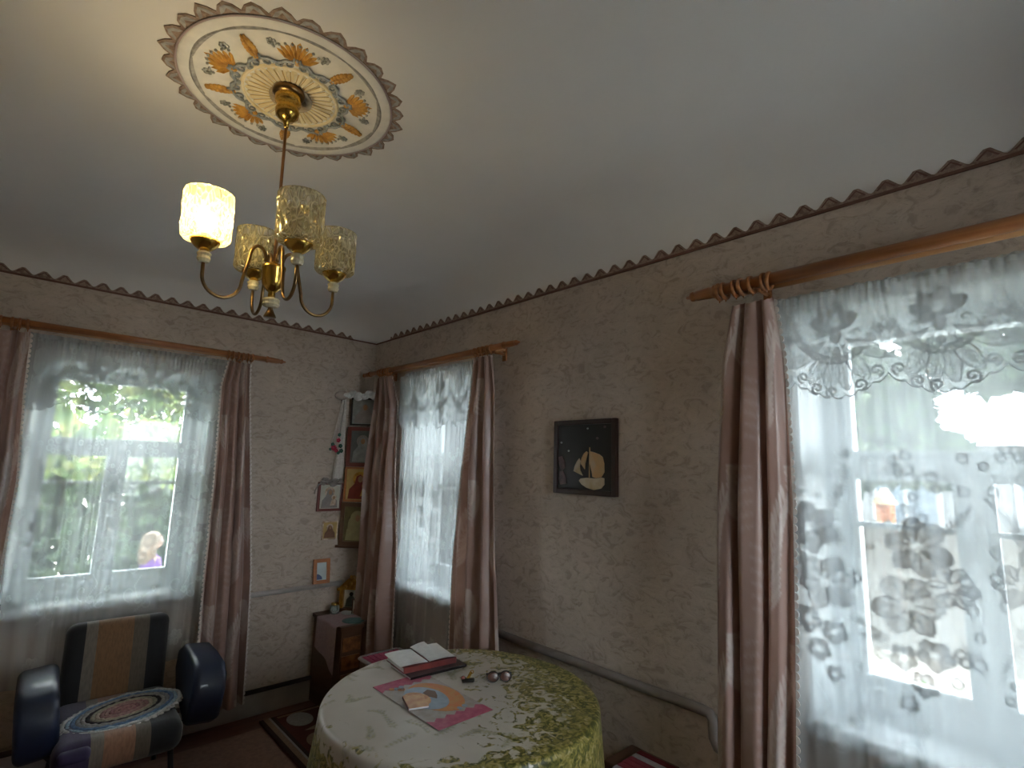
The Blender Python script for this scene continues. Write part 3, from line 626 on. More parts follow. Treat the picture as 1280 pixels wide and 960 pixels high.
for k in range(NF):
    a = 2*PI*k/NF; da = PI/NF*.80
    q = [(.045, a-da*.6), (.122, a-da), (.128, a), (.122, a+da), (.045, a+da*.6)]; mid = [(.05, a, -.007), (.118, a, -.012)]
    v = [(r*math.cos(t), r*math.sin(t), -.006) for r, t in q]+[(r*math.cos(t), r*math.sin(t), z) for r, t, z in mid]
    b.add(v, [(0, 1, 6, 5), (1, 2, 6), (2, 3, 6), (3, 4, 5, 6), (4, 0, 5)], 0)
b.build('fluted_centre', M['cream'], med)
b = MB()
for k in range(NF):
    a = 2*PI*(k+.5)/NF; b.tube([(.05*math.cos(a), .05*math.sin(a), -.0065), (.119*math.cos(a), .119*math.sin(a), -.0075)], .0013, 4)
b.lathe([(.128, -.005), (.130, -.010), (.136, -.011), (.139, -.005)], 72, caps=False, mi=1)
b.build('gold_flutes', [mat('ochre_line', (.62, .42, .14), .5), M['cream']], med)
b = MB(); b.lathe([(.062, -.005), (.060, -.013), (.046, -.015), (.040, -.010), (.030, -.004)], 40, caps=False)
b.build('centre_rim', mat('aged_rim', (.42, .34, .22), .5, col2=(.25, .17, .10), scale=30), med)

# ------------------------------------------------------------------ chandelier
CH = Vector((-1.522, -2.215, 2.697))
ch = thing('chandelier', 'brass four-arm chandelier with crackled yellow glass shades, one lit', 'chandelier', CH)
ch.rotation_euler = (math.radians(2.2), math.radians(-1.6), 0)
b = MB(); b.lathe([(.030, 0), (.044, -.004), (.046, -.018), (.038, -.026)], 32); b.build('ceiling_plate', M['brassdark'], ch)
b = MB(); b.lathe([(.034, -.016), (.038, -.022), (.036, -.046), (.030, -.056), (.0315, -.060), (.034, -.070), (.031, -.086), (.020, -.098), (.009, -.104), (.007, -.118), (.0045, -.124)], 32); b.build('canopy', M['brass'], ch)
ZH = -.585                                                  # hub centre below ceiling
b = MB(); b.lathe([(.0045, -.12), (.0045, ZH+.04)], 12); b.build('rod', M['copper'], ch)
b = MB(); b.lathe([(.006, .052), (.010, .050), (.011, .042), (.030, .040), (.0325, .036), (.0325, .030), (.031, .026), (.031, -.002), (.027, -.020), (.016, -.034), (.0095, -.040), (.010, -.060), (.006, -.064)], 32, M=T(z=ZH)); b.build('hub', M['brass'], ch)
M['plasticglass'] = mat('frosted_bead', (.62, .56, .38), .2, scale=30)
b = MB(); b.lathe([(.008, -.056), (.020, -.058), (.024, -.064), (.022, -.070), (.024, -.076), (.018, -.082), (.008, -.084)], 12, M=T(z=ZH), smooth=False); b.build('glass_bead', M['plasticglass'], ch)
b = MB(); b.lathe([(.008, -.080), (.007, -.088), (.011, -.098), (.017, -.110), (.0165, -.113), (.004, -.112)], 24, M=T(z=ZH)); b.build('bottom_finial', M['brassdark'], ch)
def shade_mat(lit):
    t = NT('crackled_glass_lit' if lit else 'crackled_glass'); tr = t.n('ShaderNodeBsdfTransparent'); tl = t.n('ShaderNodeBsdfTranslucent'); df = t.n('ShaderNodeBsdfDiffuse'); gl = t.n('ShaderNodeBsdfGlossy')
    tr.inputs['Color'].default_value = (1, .93, .70, 1); tl.inputs['Color'].default_value = (1.0, .90, .58, 1); df.inputs['Color'].default_value = (.95, .88, .58, 1); gl.inputs['Roughness'].default_value = .12; gl.inputs['Color'].default_value = (1, .96, .82, 1)
    c = t.n('ShaderNodeTexCoord'); mp = t.n('ShaderNodeMapping'); mp.inputs['Scale'].default_value = (1, 1, .42); vo = t.n('ShaderNodeTexVoronoi', feature='DISTANCE_TO_EDGE'); vo.inputs['Scale'].default_value = 85
    t.l(c.outputs['Object'], mp.inputs[0]); t.l(mp.outputs[0], vo.inputs['Vector'])
    h = ramp(t, vo.outputs['Distance'], [(0, 0), (.22, 1)]); b_ = t.n('ShaderNodeBump'); b_.inputs['Strength'].default_value = 1; b_.inputs['Distance'].default_value = .006; t.l(h, b_.inputs['Height'])
    for x in (tl, df, gl): t.l(b_.outputs[0], x.inputs['Normal'])
    m1 = t.n('ShaderNodeMixShader'); m1.inputs[0].default_value = .5; t.l(tl.outputs[0], m1.inputs[1]); t.l(df.outputs[0], m1.inputs[2])
    m2 = t.n('ShaderNodeMixShader'); t.l(ramp(t, vo.outputs['Distance'], [(0, .70), (.10, .40), (.3, .20)]), m2.inputs[0]); t.l(tr.outputs[0], m2.inputs[1]); t.l(m1.outputs[0], m2.inputs[2])
    lw = t.n('ShaderNodeLayerWeight'); lw.inputs['Blend'].default_value = .45; t.l(b_.outputs[0], lw.inputs['Normal'])
    m3 = t.n('ShaderNodeMixShader'); t.l(lw.outputs['Fresnel'], m3.inputs[0]); t.l(m2.outputs[0], m3.inputs[1]); t.l(gl.outputs[0], m3.inputs[2]); t.l(m3.outputs[0], t.out.inputs['Surface']); return t.m
M['shade'] = shade_mat(False); M['shadelit'] = M['shade']
t_ = NT('glowing_bulb'); e_ = t_.n('ShaderNodeEmission'); e_.inputs['Color'].default_value = (1, .83, .50, 1); e_.inputs['Strength'].default_value = 22; t_.l(e_.outputs[0], t_.out.inputs['Surface']); M['bulb_on'] = t_.m
M['bulb'] = mat('bulb_glass', (.75, .74, .70), .15, scale=10); M['socket'] = mat('lamp_socket', (.08, .07, .06), .4, scale=10)
RA = .180; ZC = ZH+.035                                       # cup height
def arm_path():
    P = []
    for k in range(40):
        t = k/39
        if t < .28: q = t/.28; a = PI*(1-q); P.append((.045+.022*math.cos(a)+.0, 0, ZH+.045+.045*math.sin(a)*.9)) 
        elif t < .55: q = (t-.28)/.27; P.append((.067+.016*q, 0, ZH+.045-.075*q))
        else: q = (t-.55)/.45; a = PI+PI*q; P.append((.1315+.0485*math.cos(a), 0, ZH-.030+.052*math.sin(a)))
    P.append((RA, 0, ZC-.025)); return P
ap = arm_path(); arms = []
b = MB(); b.tube(ap, .0048, 10); arm0 = b.build('arm', M['brassdark'], ch)
b = MB(); b.lathe([(.005, -.030), (.013, -.028), (.017, -.020), (.015, -.013), (.018, -.006), (.012, 0), (.006, .002)], 12, M=T(x=RA, z=ZC-.004), smooth=False); bead0 = b.build('glass_bead', M['plasticglass'], arm0)
b = MB(); b.lathe([(.006, -.004), (.016, 0), (.028, .010), (.0355, .022), (.037, .028), (.034, .027), (.012, .012)], 28, M=T(x=RA, z=ZC)); cup0 = b.build('cup', M['brass'], arm0)
RS, HS = .060, .128
def shade_mesh():
    v = []; f = []; ns, nr = 96, 44; prof = [(.034, .026), (.044, .024), (.053, .026), (.0585, .032)]+[(RS, .038+(HS-.012)*k/nr) for k in range(nr+1)]+[(RS-.002, .038+HS-.008), (RS-.0045, .038+HS-.012)]
    for i, (r, z) in enumerate(prof):
        for k in range(ns):
            a = 2*PI*k/ns; n_ = noise.noise(Vector((math.cos(a)*5.5, math.sin(a)*5.5, z*40)))+.6*noise.noise(Vector((math.cos(a)*13, math.sin(a)*13, z*55+5)))
            rr_ = r+(.0022*n_ if 3 < i < len(prof)-2 else 0); v.append((rr_*math.cos(a), rr_*math.sin(a), z))
    for i in range(len(prof)-1):
        for k in range(ns): a = i*ns+k; c = i*ns+(k+1) % ns; f.append((a, c, c+ns, a+ns))
    return v, f
sv, sf = shade_mesh()
b = MB(); b.add(sv, sf, 0, True, T(x=RA, z=ZC)); sh0 = b.build('lamp_shade', M['shade'], arm0)
b = MB(); b.lathe([(.013, .012), (.014, .040), (.012, .046)], 16, M=T(x=RA, z=ZC)); so0 = b.build('socket', M['socket'], arm0)
b = MB(); b.lathe([(.010, .044), (.012, .050), (.021, .070), (.0235, .082), (.021, .095), (.012, .104), (.0005, .107)], 20, M=T(x=RA, z=ZC)); bu0 = b.build('bulb', M['bulb'], arm0)
for k, ang in enumerate((PI+math.radians(2), -PI/2, 0, PI/2)):
    if k == 0: a_ = arm0; bl = bu0
    else:
        a_ = copy_part(arm0, ch); [copy_part(x, a_) for x in (bead0, cup0, sh0, so0)]; bl = copy_part(bu0, a_)
    a_.rotation_euler = (0, 0, ang)
    if k == 0:
        lit_bulb = bl
lit_bulb.data = lit_bulb.data.copy(); bm_on = lit_bulb.data; bm_on.materials.clear(); bm_on.materials.append(M['bulb_on'])
lit_bulb['label'] = 'glowing bulb of the lit shade'
for o in [x for x in COL.objects if x.name.startswith('bulb') and x is not lit_bulb]: pass
ld = bpy.data.lights.new('lamp_light', 'POINT'); ld.energy = BULB_W; ld.color = (1, .78, .42); ld.shadow_soft_size = .024
lo = bpy.data.objects.new('lamp_light', ld); COL.objects.link(lo); lo.parent = arm0; lo.location = (RA, 0, ZC+.116)
# ------------------------------------------------------------------ pipes
o = MB().tube([(-2.9, -.029, .722), (-.16, -.029, .742)], .0165, 14).build('heating_pipe', M['pipe']); tag(o, 'grey painted heating pipe running under the icons on the left wall', 'pipe')
p_ = [(-.029, -1.50, .741), (-.029, -2.70, .741), (-.029, -2.728, .738), (-.029, -2.740, .72), (-.029, -2.742, .66), (-.029, -2.755, .635), (-.029, -2.79, .625), (-.029, -4.25, .615)]
M['pipe2'] = mat('brownish_pipe_paint', (.24, .20, .18), .4, scale=12)
o = MB().tube(p_, .019, 14).build('heating_pipe', M['pipe2']); tag(o, 'brownish grey heating pipe along the right wall with a downward bend beside the large drape', 'pipe')
b = MB(); b.tube([(-2.9, -.05, .152), (-.03, -.05, .158)], .014, 12); tag(b.build('heating_pipe', M['darktube']), 'dark low tube just above the baseboard of the left wall', 'pipe')  # dark line above the baseboard, drawn as a tube
# ------------------------------------------------------------------ framed ship picture
pic = thing('ship_picture', 'square black framed relief picture of a sailing ship on the right wall', 'picture', (0, -2.1265, 1.4785), -PI/2)
PW, PH = .374, .352
MB().box((0, -.010, PH/2), (PW-.03, .016, PH-.03), .002).build('panel', M['black'], pic)
b = MB()
for s in (-1, 1):
    b.box((s*(PW/2-.012), -.014, PH/2), (.024, .026, PH), .004); b.box((0, -.014, PH/2+s*(PH/2-.012)), (PW-.048, .026, .024), .004)
b.build('frame', mat('picture_frame_black', (.035, .015, .012), .35, scale=12), pic)
def relief(pts, mname, name, d0=-.018, th=.004, par=pic, bulge=0):
    n = len(pts); cx = sum(p[0] for p in pts)/n; cz = sum(p[1] for p in pts)/n
    v = [(p[0], d0, p[1]) for p in pts]+[(p[0], d0-th, p[1]) for p in pts]+[(cx, d0-th-bulge, cz)]
    f = [(i, (i+1) % n, (i+1) % n+n, i+n) for i in range(n)]+[(i+n, (i+1) % n+n, 2*n) for i in range(n)]
    return MB().add(v, f).build(name, M[mname] if mname in M else mname, par)
M['amberlight'] = mat('pale_amber', (.58, .50, .36), .3, col2=(.45, .32, .16), scale=18); M['amber'] = mat('amber', (.52, .28, .10), .3, col2=(.42, .30, .16), scale=16); M['duskrose'] = mat('dusk_rose', (.17, .10, .10), .5, col2=(.06, .04, .045), scale=30)
PC = lambda x, y: ((x-128)/(748-128)*PW-PW/2, (872-y)/(872-118)*PH)
relief([PC(*p) for p in ((395, 735), (410, 712), (470, 703), (560, 706), (612, 695), (638, 700), (640, 760), (610, 800), (540, 818), (470, 800), (420, 770))], 'amberlight', 'hull', bulge=.004)
relief([PC(*p) for p in ((505, 440), (540, 450), (590, 470), (622, 495), (638, 560), (640, 640), (610, 690), (560, 702), (528, 690), (520, 640), (500, 560))], 'amber', 'main_sail', bulge=.005)
relief([PC(*p) for p in ((465, 440), (482, 452), (470, 500), (455, 560), (452, 620), (430, 590), (408, 560), (418, 510), (440, 465))], 'amber', 'fore_sail', bulge=.003)
relief([PC(*p) for p in ((395, 510), (408, 540), (400, 590), (405, 630), (430, 682), (395, 668), (338, 640), (350, 590), (370, 545))], 'amberlight', 'jib_sail', bulge=.003)
relief([PC(*p) for p in ((494, 400), (502, 400), (500, 700), (492, 700))], 'amber', 'mast')
for k, q in enumerate((((175, 500), (215, 490), (240, 540), (250, 610), (210, 640), (185, 590)), ((190, 650), (225, 640), (255, 700), (265, 770), (200, 785), (180, 720)))): relief([PC(*p) for p in q], 'duskrose', 'cliff', th=.003, bulge=.002)
for (x, y, r) in ((203, 348, 11), (282, 435, 10), (640, 200, 12), (570, 310, 13), (475, 210, 9)): relief([PC(x+r*math.cos(a*PI/4), y+r*math.sin(a*PI/4)) for a in range(8)], 'silver' if r < 12 else 'duskrose', 'bird' if y > 300 else 'cloud', th=.002)
# ------------------------------------------------------------------ icons
def icon(name, label, loc, rz, w_, h_, frame, field, robe, skin='skin_icon', fw_=.018, tilt=0, halo='gold', child=True, th=.018, arms=False, group=None):
    r = thing(name, label, 'icon', loc, rz, group); r.rotation_euler = (tilt, 0, rz); b = MB()
    for s in (-1, 1): b.box((s*(w_/2-fw_/2), -th/2, h_/2), (fw_, th, h_), .002); b.box((0, -th/2, h_/2+s*(h_/2-fw_/2)), (w_-2*fw_, th, fw_), .002)
    b.build('frame', M[frame], r)
    MB().box((0, -th*.3, h_/2), (w_-2*fw_+.002, th*.4, h_-2*fw_+.002)).build('board', M[field], r)
    iw, ih = w_-2*fw_, h_-2*fw_; Y = -th*.5; z0 = fw_
    def el(cx, cz, rx, rz_, m, nm, d, t_=.0015, a0=0, a1=2*PI, n=20): relief([(cx+rx*math.cos(a0+(a1-a0)*k/n), cz+rz_*math.sin(a0+(a1-a0)*k/n)) for k in range(n if a1-a0 > 6 else n+1)], m, nm, Y-d, t_, r, .0012)
    el(-.02*iw, z0+ih*.68, iw*.25, iw*.25, halo, 'halo', .0005)
    relief([(-.42*iw, z0+.03*ih), (.40*iw, z0+.03*ih), (.36*iw, z0+.32*ih), (.20*iw, z0+.50*ih), (.12*iw, z0+.72*ih), (0, z0+.82*ih), (-.14*iw, z0+.76*ih), (-.20*iw, z0+.52*ih), (-.38*iw, z0+.34*ih)], robe, 'robe', Y-.002, .0015, r, .002)
    el(.0, z0+ih*.67, iw*.085, iw*.115, skin, 'face', .0042)
    if child:
        el(.20*iw, z0+ih*.46, iw*.13, iw*.13, halo, 'small_halo', .0045); el(.19*iw, z0+ih*.45, iw*.06, iw*.075, skin, 'small_face', .006)
        relief([(.02*iw, z0+.12*ih), (.30*iw, z0+.14*ih), (.30*iw, z0+.34*ih), (.20*iw, z0+.40*ih), (.08*iw, z0+.34*ih)], halo, 'child_robe', Y-.0045, .0015, r, .001)
    if arms:
        for s in (-1, 1): el(s*.26*iw, z0+ih*.45, iw*.09, ih*.22, halo, 'wing', .002)
    return r
M['skin_icon'] = mat('icon_skin', (.42, .23, .12), .5, scale=20); M['field_gold'] = mat('icon_gold_ground', (.60, .42, .16), .4, .3, scale=25); M['field_pale'] = mat('icon_pale_ground', (.62, .60, .50), .5, scale=25)
M['field_grey'] = mat('icon_silver_ground', (.34, .36, .35), .4, .3, col2=(.24, .26, .25), scale=25); M['field_dark'] = mat('icon_dark_ground', (.12, .13, .12), .4, scale=25); M['field_olive'] = mat('icon_olive_ground', (.17, .13, .045), .4, col2=(.10, .08, .03), scale=22)
M['robe_red'] = mat('icon_red_robe', (.26, .035, .02), .5, scale=25); M['robe_grey'] = mat('icon_grey_robe', (.30, .27, .25), .5, scale=25); M['robe_olive'] = mat('icon_olive_robe', (.36, .32, .15), .5, scale=25); M['robe_brown'] = mat('icon_brown_robe', (.24, .11, .06), .5, scale=25)
M['metalpale'] = mat('embossed_tin', (.72, .62, .50), .35, .6, col2=(.45, .30, .20), scale=40, bump=.3)
icon('icon', 'small red framed icon of a mother and child on the bare left wall', (-.290, -.001, 1.245), 0, .185, .205, 'redwood', 'field_pale', 'robe_grey', halo='metalpale')
icon('icon', 'tiny pale metal icon hanging below the red framed icon on the left wall', (-.268, -.001, 1.045), 0, .120, .130, 'metalpale', 'field_gold', 'robe_brown', fw_=.010, th=.010, child=False, halo='metalpale')
# corner stack, set diagonally across the corner
dg = -PI/4
def on_diag(s_, off): return (-off/2-s_*.7071, -off/2+s_*.7071)      # s to the left along the diagonal
cx, cy = on_diag(-.0, .21)
icon('icon', 'topmost corner icon, silvery grey with a faint figure, under the white lace', (cx, cy, 1.868), dg, .215, .205, 'black', 'field_grey', 'robe_grey', fw_=.012, halo='field_grey', child=False, tilt=.05)
icon('icon', 'dark corner icon in a deep red frame, second from the top', (cx, cy, 1.565), dg, .235, .290, 'redwood', 'field_dark', 'field_grey', fw_=.028, halo='robe_grey', child=False, tilt=.03)
icon('icon', 'orange corner icon of mother and child, third from the top', (cx, cy, 1.312), dg, .235, .250, 'frameorange', 'field_gold', 'robe_red', fw_=.014, halo='gold', tilt=.02)
icon('icon', 'lowest corner icon, dim olive gold figure in a brown frame', (cx, cy, 1.005), dg, .255, .300, 'brownwood', 'field_olive', 'robe_olive', fw_=.028, halo='robe_olive', child=False, arms=True)
b = MB(); b.prism([(-.17, -.006), (.17, -.006), (.14, .05), (-.14, .05)], -.018, 0); o = b.build('corner_shelf', M['brownwood'], loc=(cx, cy, 1.003), rotz=dg); tag(o, 'small brown shelf under the lowest icon in the corner', 'shelf')
# embroidered towel and lace top
def towel():
    M['linen'] = mat('white_linen', (.64, .60, .56), .85, scale=80, bump=.15); M['redthread'] = mat('red_thread', (.42, .02, .06), .8, scale=60); M['greenthread'] = mat('green_thread', (.02, .13, .09), .8, scale=60); M['mauve'] = mat('towel_fold_shade', (.27, .19, .17), .85, scale=60)
    px, py = on_diag(.155, .25)
    r = thing('embroidered_towel', 'white towel with red embroidered flowers draped down the left side of the corner icons', 'towel', (px, py, 2.06), dg)
    R, C = 60, 24; t = np.linspace(0, 1, R)[:, None]; s = np.linspace(0, 1, C)[None, :]
    xl = -.008-.105*t**1.1; xr = .02+.022*t; X = xl+(xr-xl)*s; Y = -.03-.016*np.sin(2*PI*(1.7*s)+.5+t)*(.3+t)+0*t; Z = -.60*t-.012*np.sin(s*PI)*t
    grid_mesh('cloth', np.stack([X+0*t, Y+0*X, Z+0*X], -1), m=M['linen'], parent=r)
    X2 = -.012-.118*t**1.05-.022*s*(1-.3*t); grid_mesh('side_fold', np.stack([X2, .0+0*X2-.01*s, Z*.97+.0*X2], -1), m=M['mauve'], parent=r)  # towel's shadowed side fold, its shade put into a darker colour
    for (x, z, q, m) in ((-.005, -.31, .018, 'redthread'), (-.035, -.365, .024, 'redthread'), (.012, -.35, .018, 'greenthread'), (-.015, -.385, .016, 'redthread'), (.02, -.385, .018, 'greenthread'), (-.002, -.27, .015, 'greenthread'), (-.045, -.34, .016, 'greenthread'), (-.06, -.375, .012, 'greenthread'), (.0, -.40, .014, 'greenthread')):
        b = MB()
        for k in range(5): a = k*2*PI/5; b.ball((x+q*.5*math.cos(a), -.056, z+q*.5*math.sin(a)), (q*.42, .003, q*.42), 8, 5)
        b.build('embroidery', M[m], r)
    b = MB()
    for k in range(22): x = -.110+.15*k/21; b.tube([(x, -.030, -.60), (x+random.uniform(-.003, .003), -.03, -.618)], .0016, 4)
    b.build('fringe', M['linen'], r)
    return r
towel()
px, py = on_diag(.0, .30)
b = MB(); R_ = random.Random(3)
for k in range(7):
    x = -.13+.042*k; b.ball((x, .0+.012*(k % 2), .012*math.sin(k*1.9)), (.036, .030, .022+.006*(k % 3)), 14, 8)
for k in range(26): x = -.14+.285*k/25; b.ball((x, -.018, -.016+.006*math.sin(k*1.3)), (.008, .004, .007), 6, 4)
lt = b.build('lace_swag', mat('swag_white', (.72, .72, .70), .85, scale=50, bump=.5), loc=(px, py, 2.085), rotz=dg); tag(lt, 'bunched white lace swag on top of the corner icons', 'lace')
b = MB(); b.ball((0, 0, 0), (.055, .02, .034), 18, 10); px, py = on_diag(.165, .31)
o = b.build('folded_doily', mat('pink_linen', (.45, .38, .34), .8, scale=40, bump=.3), loc=(px, py, 2.082), rotz=dg); tag(o, 'beige rounded folded cloth on the top left end of the towel', 'cloth')
# dried sprig behind the red framed icon
b = MB(); b.tube([(-.01, -.004, .0), (-.06, -.008, .004), (-.10, -.008, -.02), (-.118, -.006, -.06), (-.120, -.004, -.085)], [.003, .0045, .005, .0045, .003], 7)
b.tube([(.05, -.004, .0), (.075, -.006, -.02), (.085, -.004, -.05)], .003, 6)
for k in range(26): b.ball((R_.uniform(-.075, .06), -.010-.01*R_.random(), R_.uniform(-.018, .022)), (R_.uniform(.012, .024), .008, R_.uniform(.006, .011)), 8, 5)
b.ball((.0, -.028, -.018), (.026, .012, .017), 12, 8)
tag(b.build('dried_sprig', mat('dried_plant', (.30, .27, .25), .8, scale=40, bump=.4), loc=(-.29, -.020, 1.452)), 'dried grey willow sprig tucked above the small red framed icon', 'dried plant')

# ------------------------------------------------------------------ corner cabinet and what stands on it
cab = thing('corner_cabinet', 'small dark wooden cabinet in the icon corner, partly behind the table', 'cabinet', (-.175, -.225, 0))
CP = [(-.155, -.205), (-.015, -.205), (-.015, -.005), (.165, -.005), (.165, .215), (-.155, .215)]
b = MB(); b.prism(CP, .01, .54); b.build('body', M['brownwood'], cab)
b = MB(); b.prism([(-.168, -.222), (-.008, -.222), (-.008, -.012), (.168, -.012), (.168, .218), (-.168, .218)], .54, .562); b.build('top', M['brownwood'], cab)
b = MB()
for q in range(4):
    b.box((-.085, -.2085, .12+.11*q), (.12, .008, .085), .003)
b.build('carved_panel', mat('carved_orange_wood', (.30, .12, .04), .4, col2=(.12, .04, .015), scale=30, bump=.5), cab)
b = MB(); b.box((-.162, .03, .30), (.006, .30, .40), .002); b.build('door', M['brownwood'], cab)
b = MB(); b.ball((-.172, -.08, .32), .010, 10, 8); b.build('knob', M['brassdark'], cab)
# runner over the left face
R, C = 40, 30; t = np.linspace(0, 1, R)[:, None]; s = np.linspace(0, 1, C)[None, :]
yy = -.13-.30*s; arc = t*.48; flat_ = np.clip(.22-arc, 0, 1); X = np.where(arc < .22, -.145-arc, -.366-.006*np.sin(9*s)-.01*(arc-.22)); Z = np.where(arc < .22, .566, .566-(arc-.22)*(.72+.38*s**1.5)); X = X*np.ones_like(s); Z = Z*np.ones_like(s)
o = grid_mesh('cabinet_runner', np.stack([X, yy*np.ones_like(t), Z+.002], -1), m=mat('pink_runner', (.42, .31, .31), .85, col2=(.36, .26, .27), scale=60, bump=.1)); tag(o, 'dusty pink cloth hanging over the side of the corner cabinet', 'cloth')
b = MB(); b.lathe([(.07, 0), (.072, .003), (.05, .003), (.0005, .003)], 24); o = b.build('teal_mat', mat('teal_cloth', (.10, .20, .20), .7, scale=40), loc=(-.20, -.34, .565)); o.location = (-.22, -.36, .5655); tag(o, 'small round teal mat at the front corner of the cabinet top', 'mat')
# kiot (gilded house-shaped shrine)
k_ = thing('tabletop_shrine', 'gilded tabletop shrine with pointed top standing on the corner cabinet', 'shrine', (-.125, -.125, .563), -PI/4)
b = MB(); b.box((0, 0, .012), (.17, .06, .024), .003); b.build('base', M['brownwood'], k_)
b = MB(); b.box((-.066, 0, .085), (.026, .05, .125), .003); b.build('pillar', M['gold'], k_); b = MB(); b.box((.066, 0, .085), (.026, .05, .125), .003); b.build('pillar', M['gold'], k_)
b = MB(); b.box((0, .012, .085), (.11, .012, .125)); b.build('back_panel', M['field_pale'], k_)
b = MB(); v = [(-.095, -.028, .148), (.095, -.028, .148), (.03, -.028, .215), (0, -.028, .238), (-.03, -.028, .215)]; v += [(x, .028, z) for x, y, z in v]
b.add(v, [(0, 1, 2, 3, 4), (9, 8, 7, 6, 5)]+[(i, i+5, (i+1) % 5+5, (i+1) % 5) for i in range(5)]); 
for x, z in ((0, .19), (-.035, .17), (.035, .17), (-.085, .150), (.085, .150), (0, .235)): b.ball((x, -.03, z), .012, 10, 7)
b.build('gable', M['gold'], k_)
relief([(-.04, .03), (.04, .03), (.032, .08), (.012, .10), (0, .112), (-.012, .10), (-.032, .08)], 'field_dark', 'figure', -.0, .004, k_, .006)
relief([(.014*math.cos(a*PI/5), .115+.014*math.sin(a*PI/5)) for a in range(10)], 'black', 'head', -.002, .004, k_, .003)
icon('icon', 'small dark standing card icon in front of the gilded shrine', (-.135, -.24, .5665), -PI/4+.1, .07, .10, 'brownwood', 'field_pale', 'robe_brown', fw_=.006, th=.008, child=False)
j = thing('glass_jar', 'small glass jar with a brass coloured lid at the left of the cabinet top', 'jar', (-.245, -.13, .5665))
t_ = NT('jar_glass'); p_g = t_.n('ShaderNodeBsdfPrincipled'); p_g.inputs['Roughness'].default_value = .06; p_g.inputs['Transmission Weight'].default_value = .85; p_g.inputs['Base Color'].default_value = (.85, .9, .88, 1); t_.l(p_g.outputs[0], t_.out.inputs['Surface']); M['jarglass'] = t_.m
b = MB(); b.lathe([(.026, 0), (.031, .004), (.033, .03), (.030, .052), (.024, .058), (.022, .054), (.028, .030), (.026, .006), (.0005, .005)], 24, caps=False); b.build('jar_body', M['jarglass'], j)
b = MB(); b.lathe([(.025, .058), (.026, .060), (.026, .070), (.023, .072), (.0005, .072)], 24); b.build('lid', M['brass'], j)
tag(MB().lathe([(.030, 0), (.052, .004), (.056, .009), (.053, .009), (.028, .004), (.0005, .004)], 28, caps=False).build('saucer', mat('glazed_white', (.6, .62, .62), .2, scale=10), loc=(-.165, -.185+.0, .5666)), 'small pale saucer on the cabinet between jar and shrine', 'saucer')
# photo frame leaning on the pipe
pf = thing('photo_frame', 'small orange wood photo frame standing on the left wall pipe', 'photo frame', (-.318, -.045, .757), 0); pf.rotation_euler = (math.radians(-8), 0, math.radians(-4))
b = MB()
for s in (-1, 1): b.box((s*.046, 0, .082), (.024, .014, .164), .002); b.box((0, 0, .082+s*.070), (.068, .014, .024), .002)
b.build('frame', M['frameorange'], pf); MB().box((0, .002, .082), (.070, .004, .118)).build('photo', mat('pale_photo', (.62, .72, .74), .3, scale=12), pf)
relief([(-.033, .028), (.005, .028), (.002, .045), (-.012, .058), (-.028, .066), (-.033, .060)], mat('photo_blue', (.10, .14, .30), .4), 'photo_figure', -.001, .001, pf)

# ------------------------------------------------------------------ armchair
M['stripes'] = None
def stripe_mat(name, stops, vec='x'):
    t = NT(name); p = t.n('ShaderNodeBsdfPrincipled'); p.inputs['Roughness'].default_value = .85; p.inputs['Sheen Weight'].default_value = .2; c = t.n('ShaderNodeTexCoord'); sx = t.n('ShaderNodeSeparateXYZ'); t.l(c.outputs['Object'], sx.inputs[0])
    mr = t.n('ShaderNodeMapRange'); mr.inputs['From Min'].default_value = -.28; mr.inputs['From Max'].default_value = .28; t.l(sx.outputs['X'], mr.inputs['Value'])
    cl = ramp(t, mr.outputs[0], stops, 'CONSTANT'); f = noise_tex(t, 120, 3, (1, .3, .3)); mx = t.n('ShaderNodeMixRGB', blend_type='MULTIPLY'); mx.inputs[0].default_value = .5
    t.l(cl, mx.inputs[1]); t.l(ramp(t, f, [(.35, .55), (.6, 1.0)]), mx.inputs[2]); t.l(mx.outputs[0], p.inputs['Base Color'])
    b_ = t.n('ShaderNodeBump'); b_.inputs['Strength'].default_value = .4; b_.inputs['Distance'].default_value = .002; t.l(f, b_.inputs['Height']); t.l(b_.outputs[0], p.inputs['Normal']); t.l(p.outputs[0], t.out.inputs['Surface']); return t.m
BK, TAN, TAN2, OR = (.007, .006, .008), (.15, .125, .10), (.09, .07, .05), (.17, .085, .035)
M['backstripes'] = stripe_mat('striped_back_cloth', [(0, BK), (.245, TAN), (.33, OR), (.60, TAN2), (.72, BK)])
M['seatstripes'] = stripe_mat('striped_seat_cloth', [(0, (.03, .018, .06)), (.30, TAN), (.38, (.24, .12, .07)), (.58, TAN2), (.68, BK), (.90, (.30, .28, .26))])
ac = thing('armchair', 'low armchair with black and orange striped cloth and navy vinyl armrests', 'armchair', (-1.475, -.47, 0), math.radians(-2))
def cushion(w_, d_, h_, bev): 
    bm = bmesh.new(); bmesh.ops.create_cube(bm, size=1)
    for q in bm.verts: q.co = Vector((q.co.x*w_, q.co.y*d_, q.co.z*h_))
    bmesh.ops.bevel(bm, geom=bm.edges[:], offset=bev, segments=5, profile=.5, affect='EDGES'); return bm
b = MB(); b.bm(cushion(.47, .54, .14, .055), 0, True, T(0, -.05, .335)); seat = b.build('seat', M['seatstripes'], ac)
b = MB(); b.bm(cushion(.44, .12, .46, .045), 0, True, T(0, .26, .520, rx=-.16)); b.build('backrest', M['backstripes'], ac)
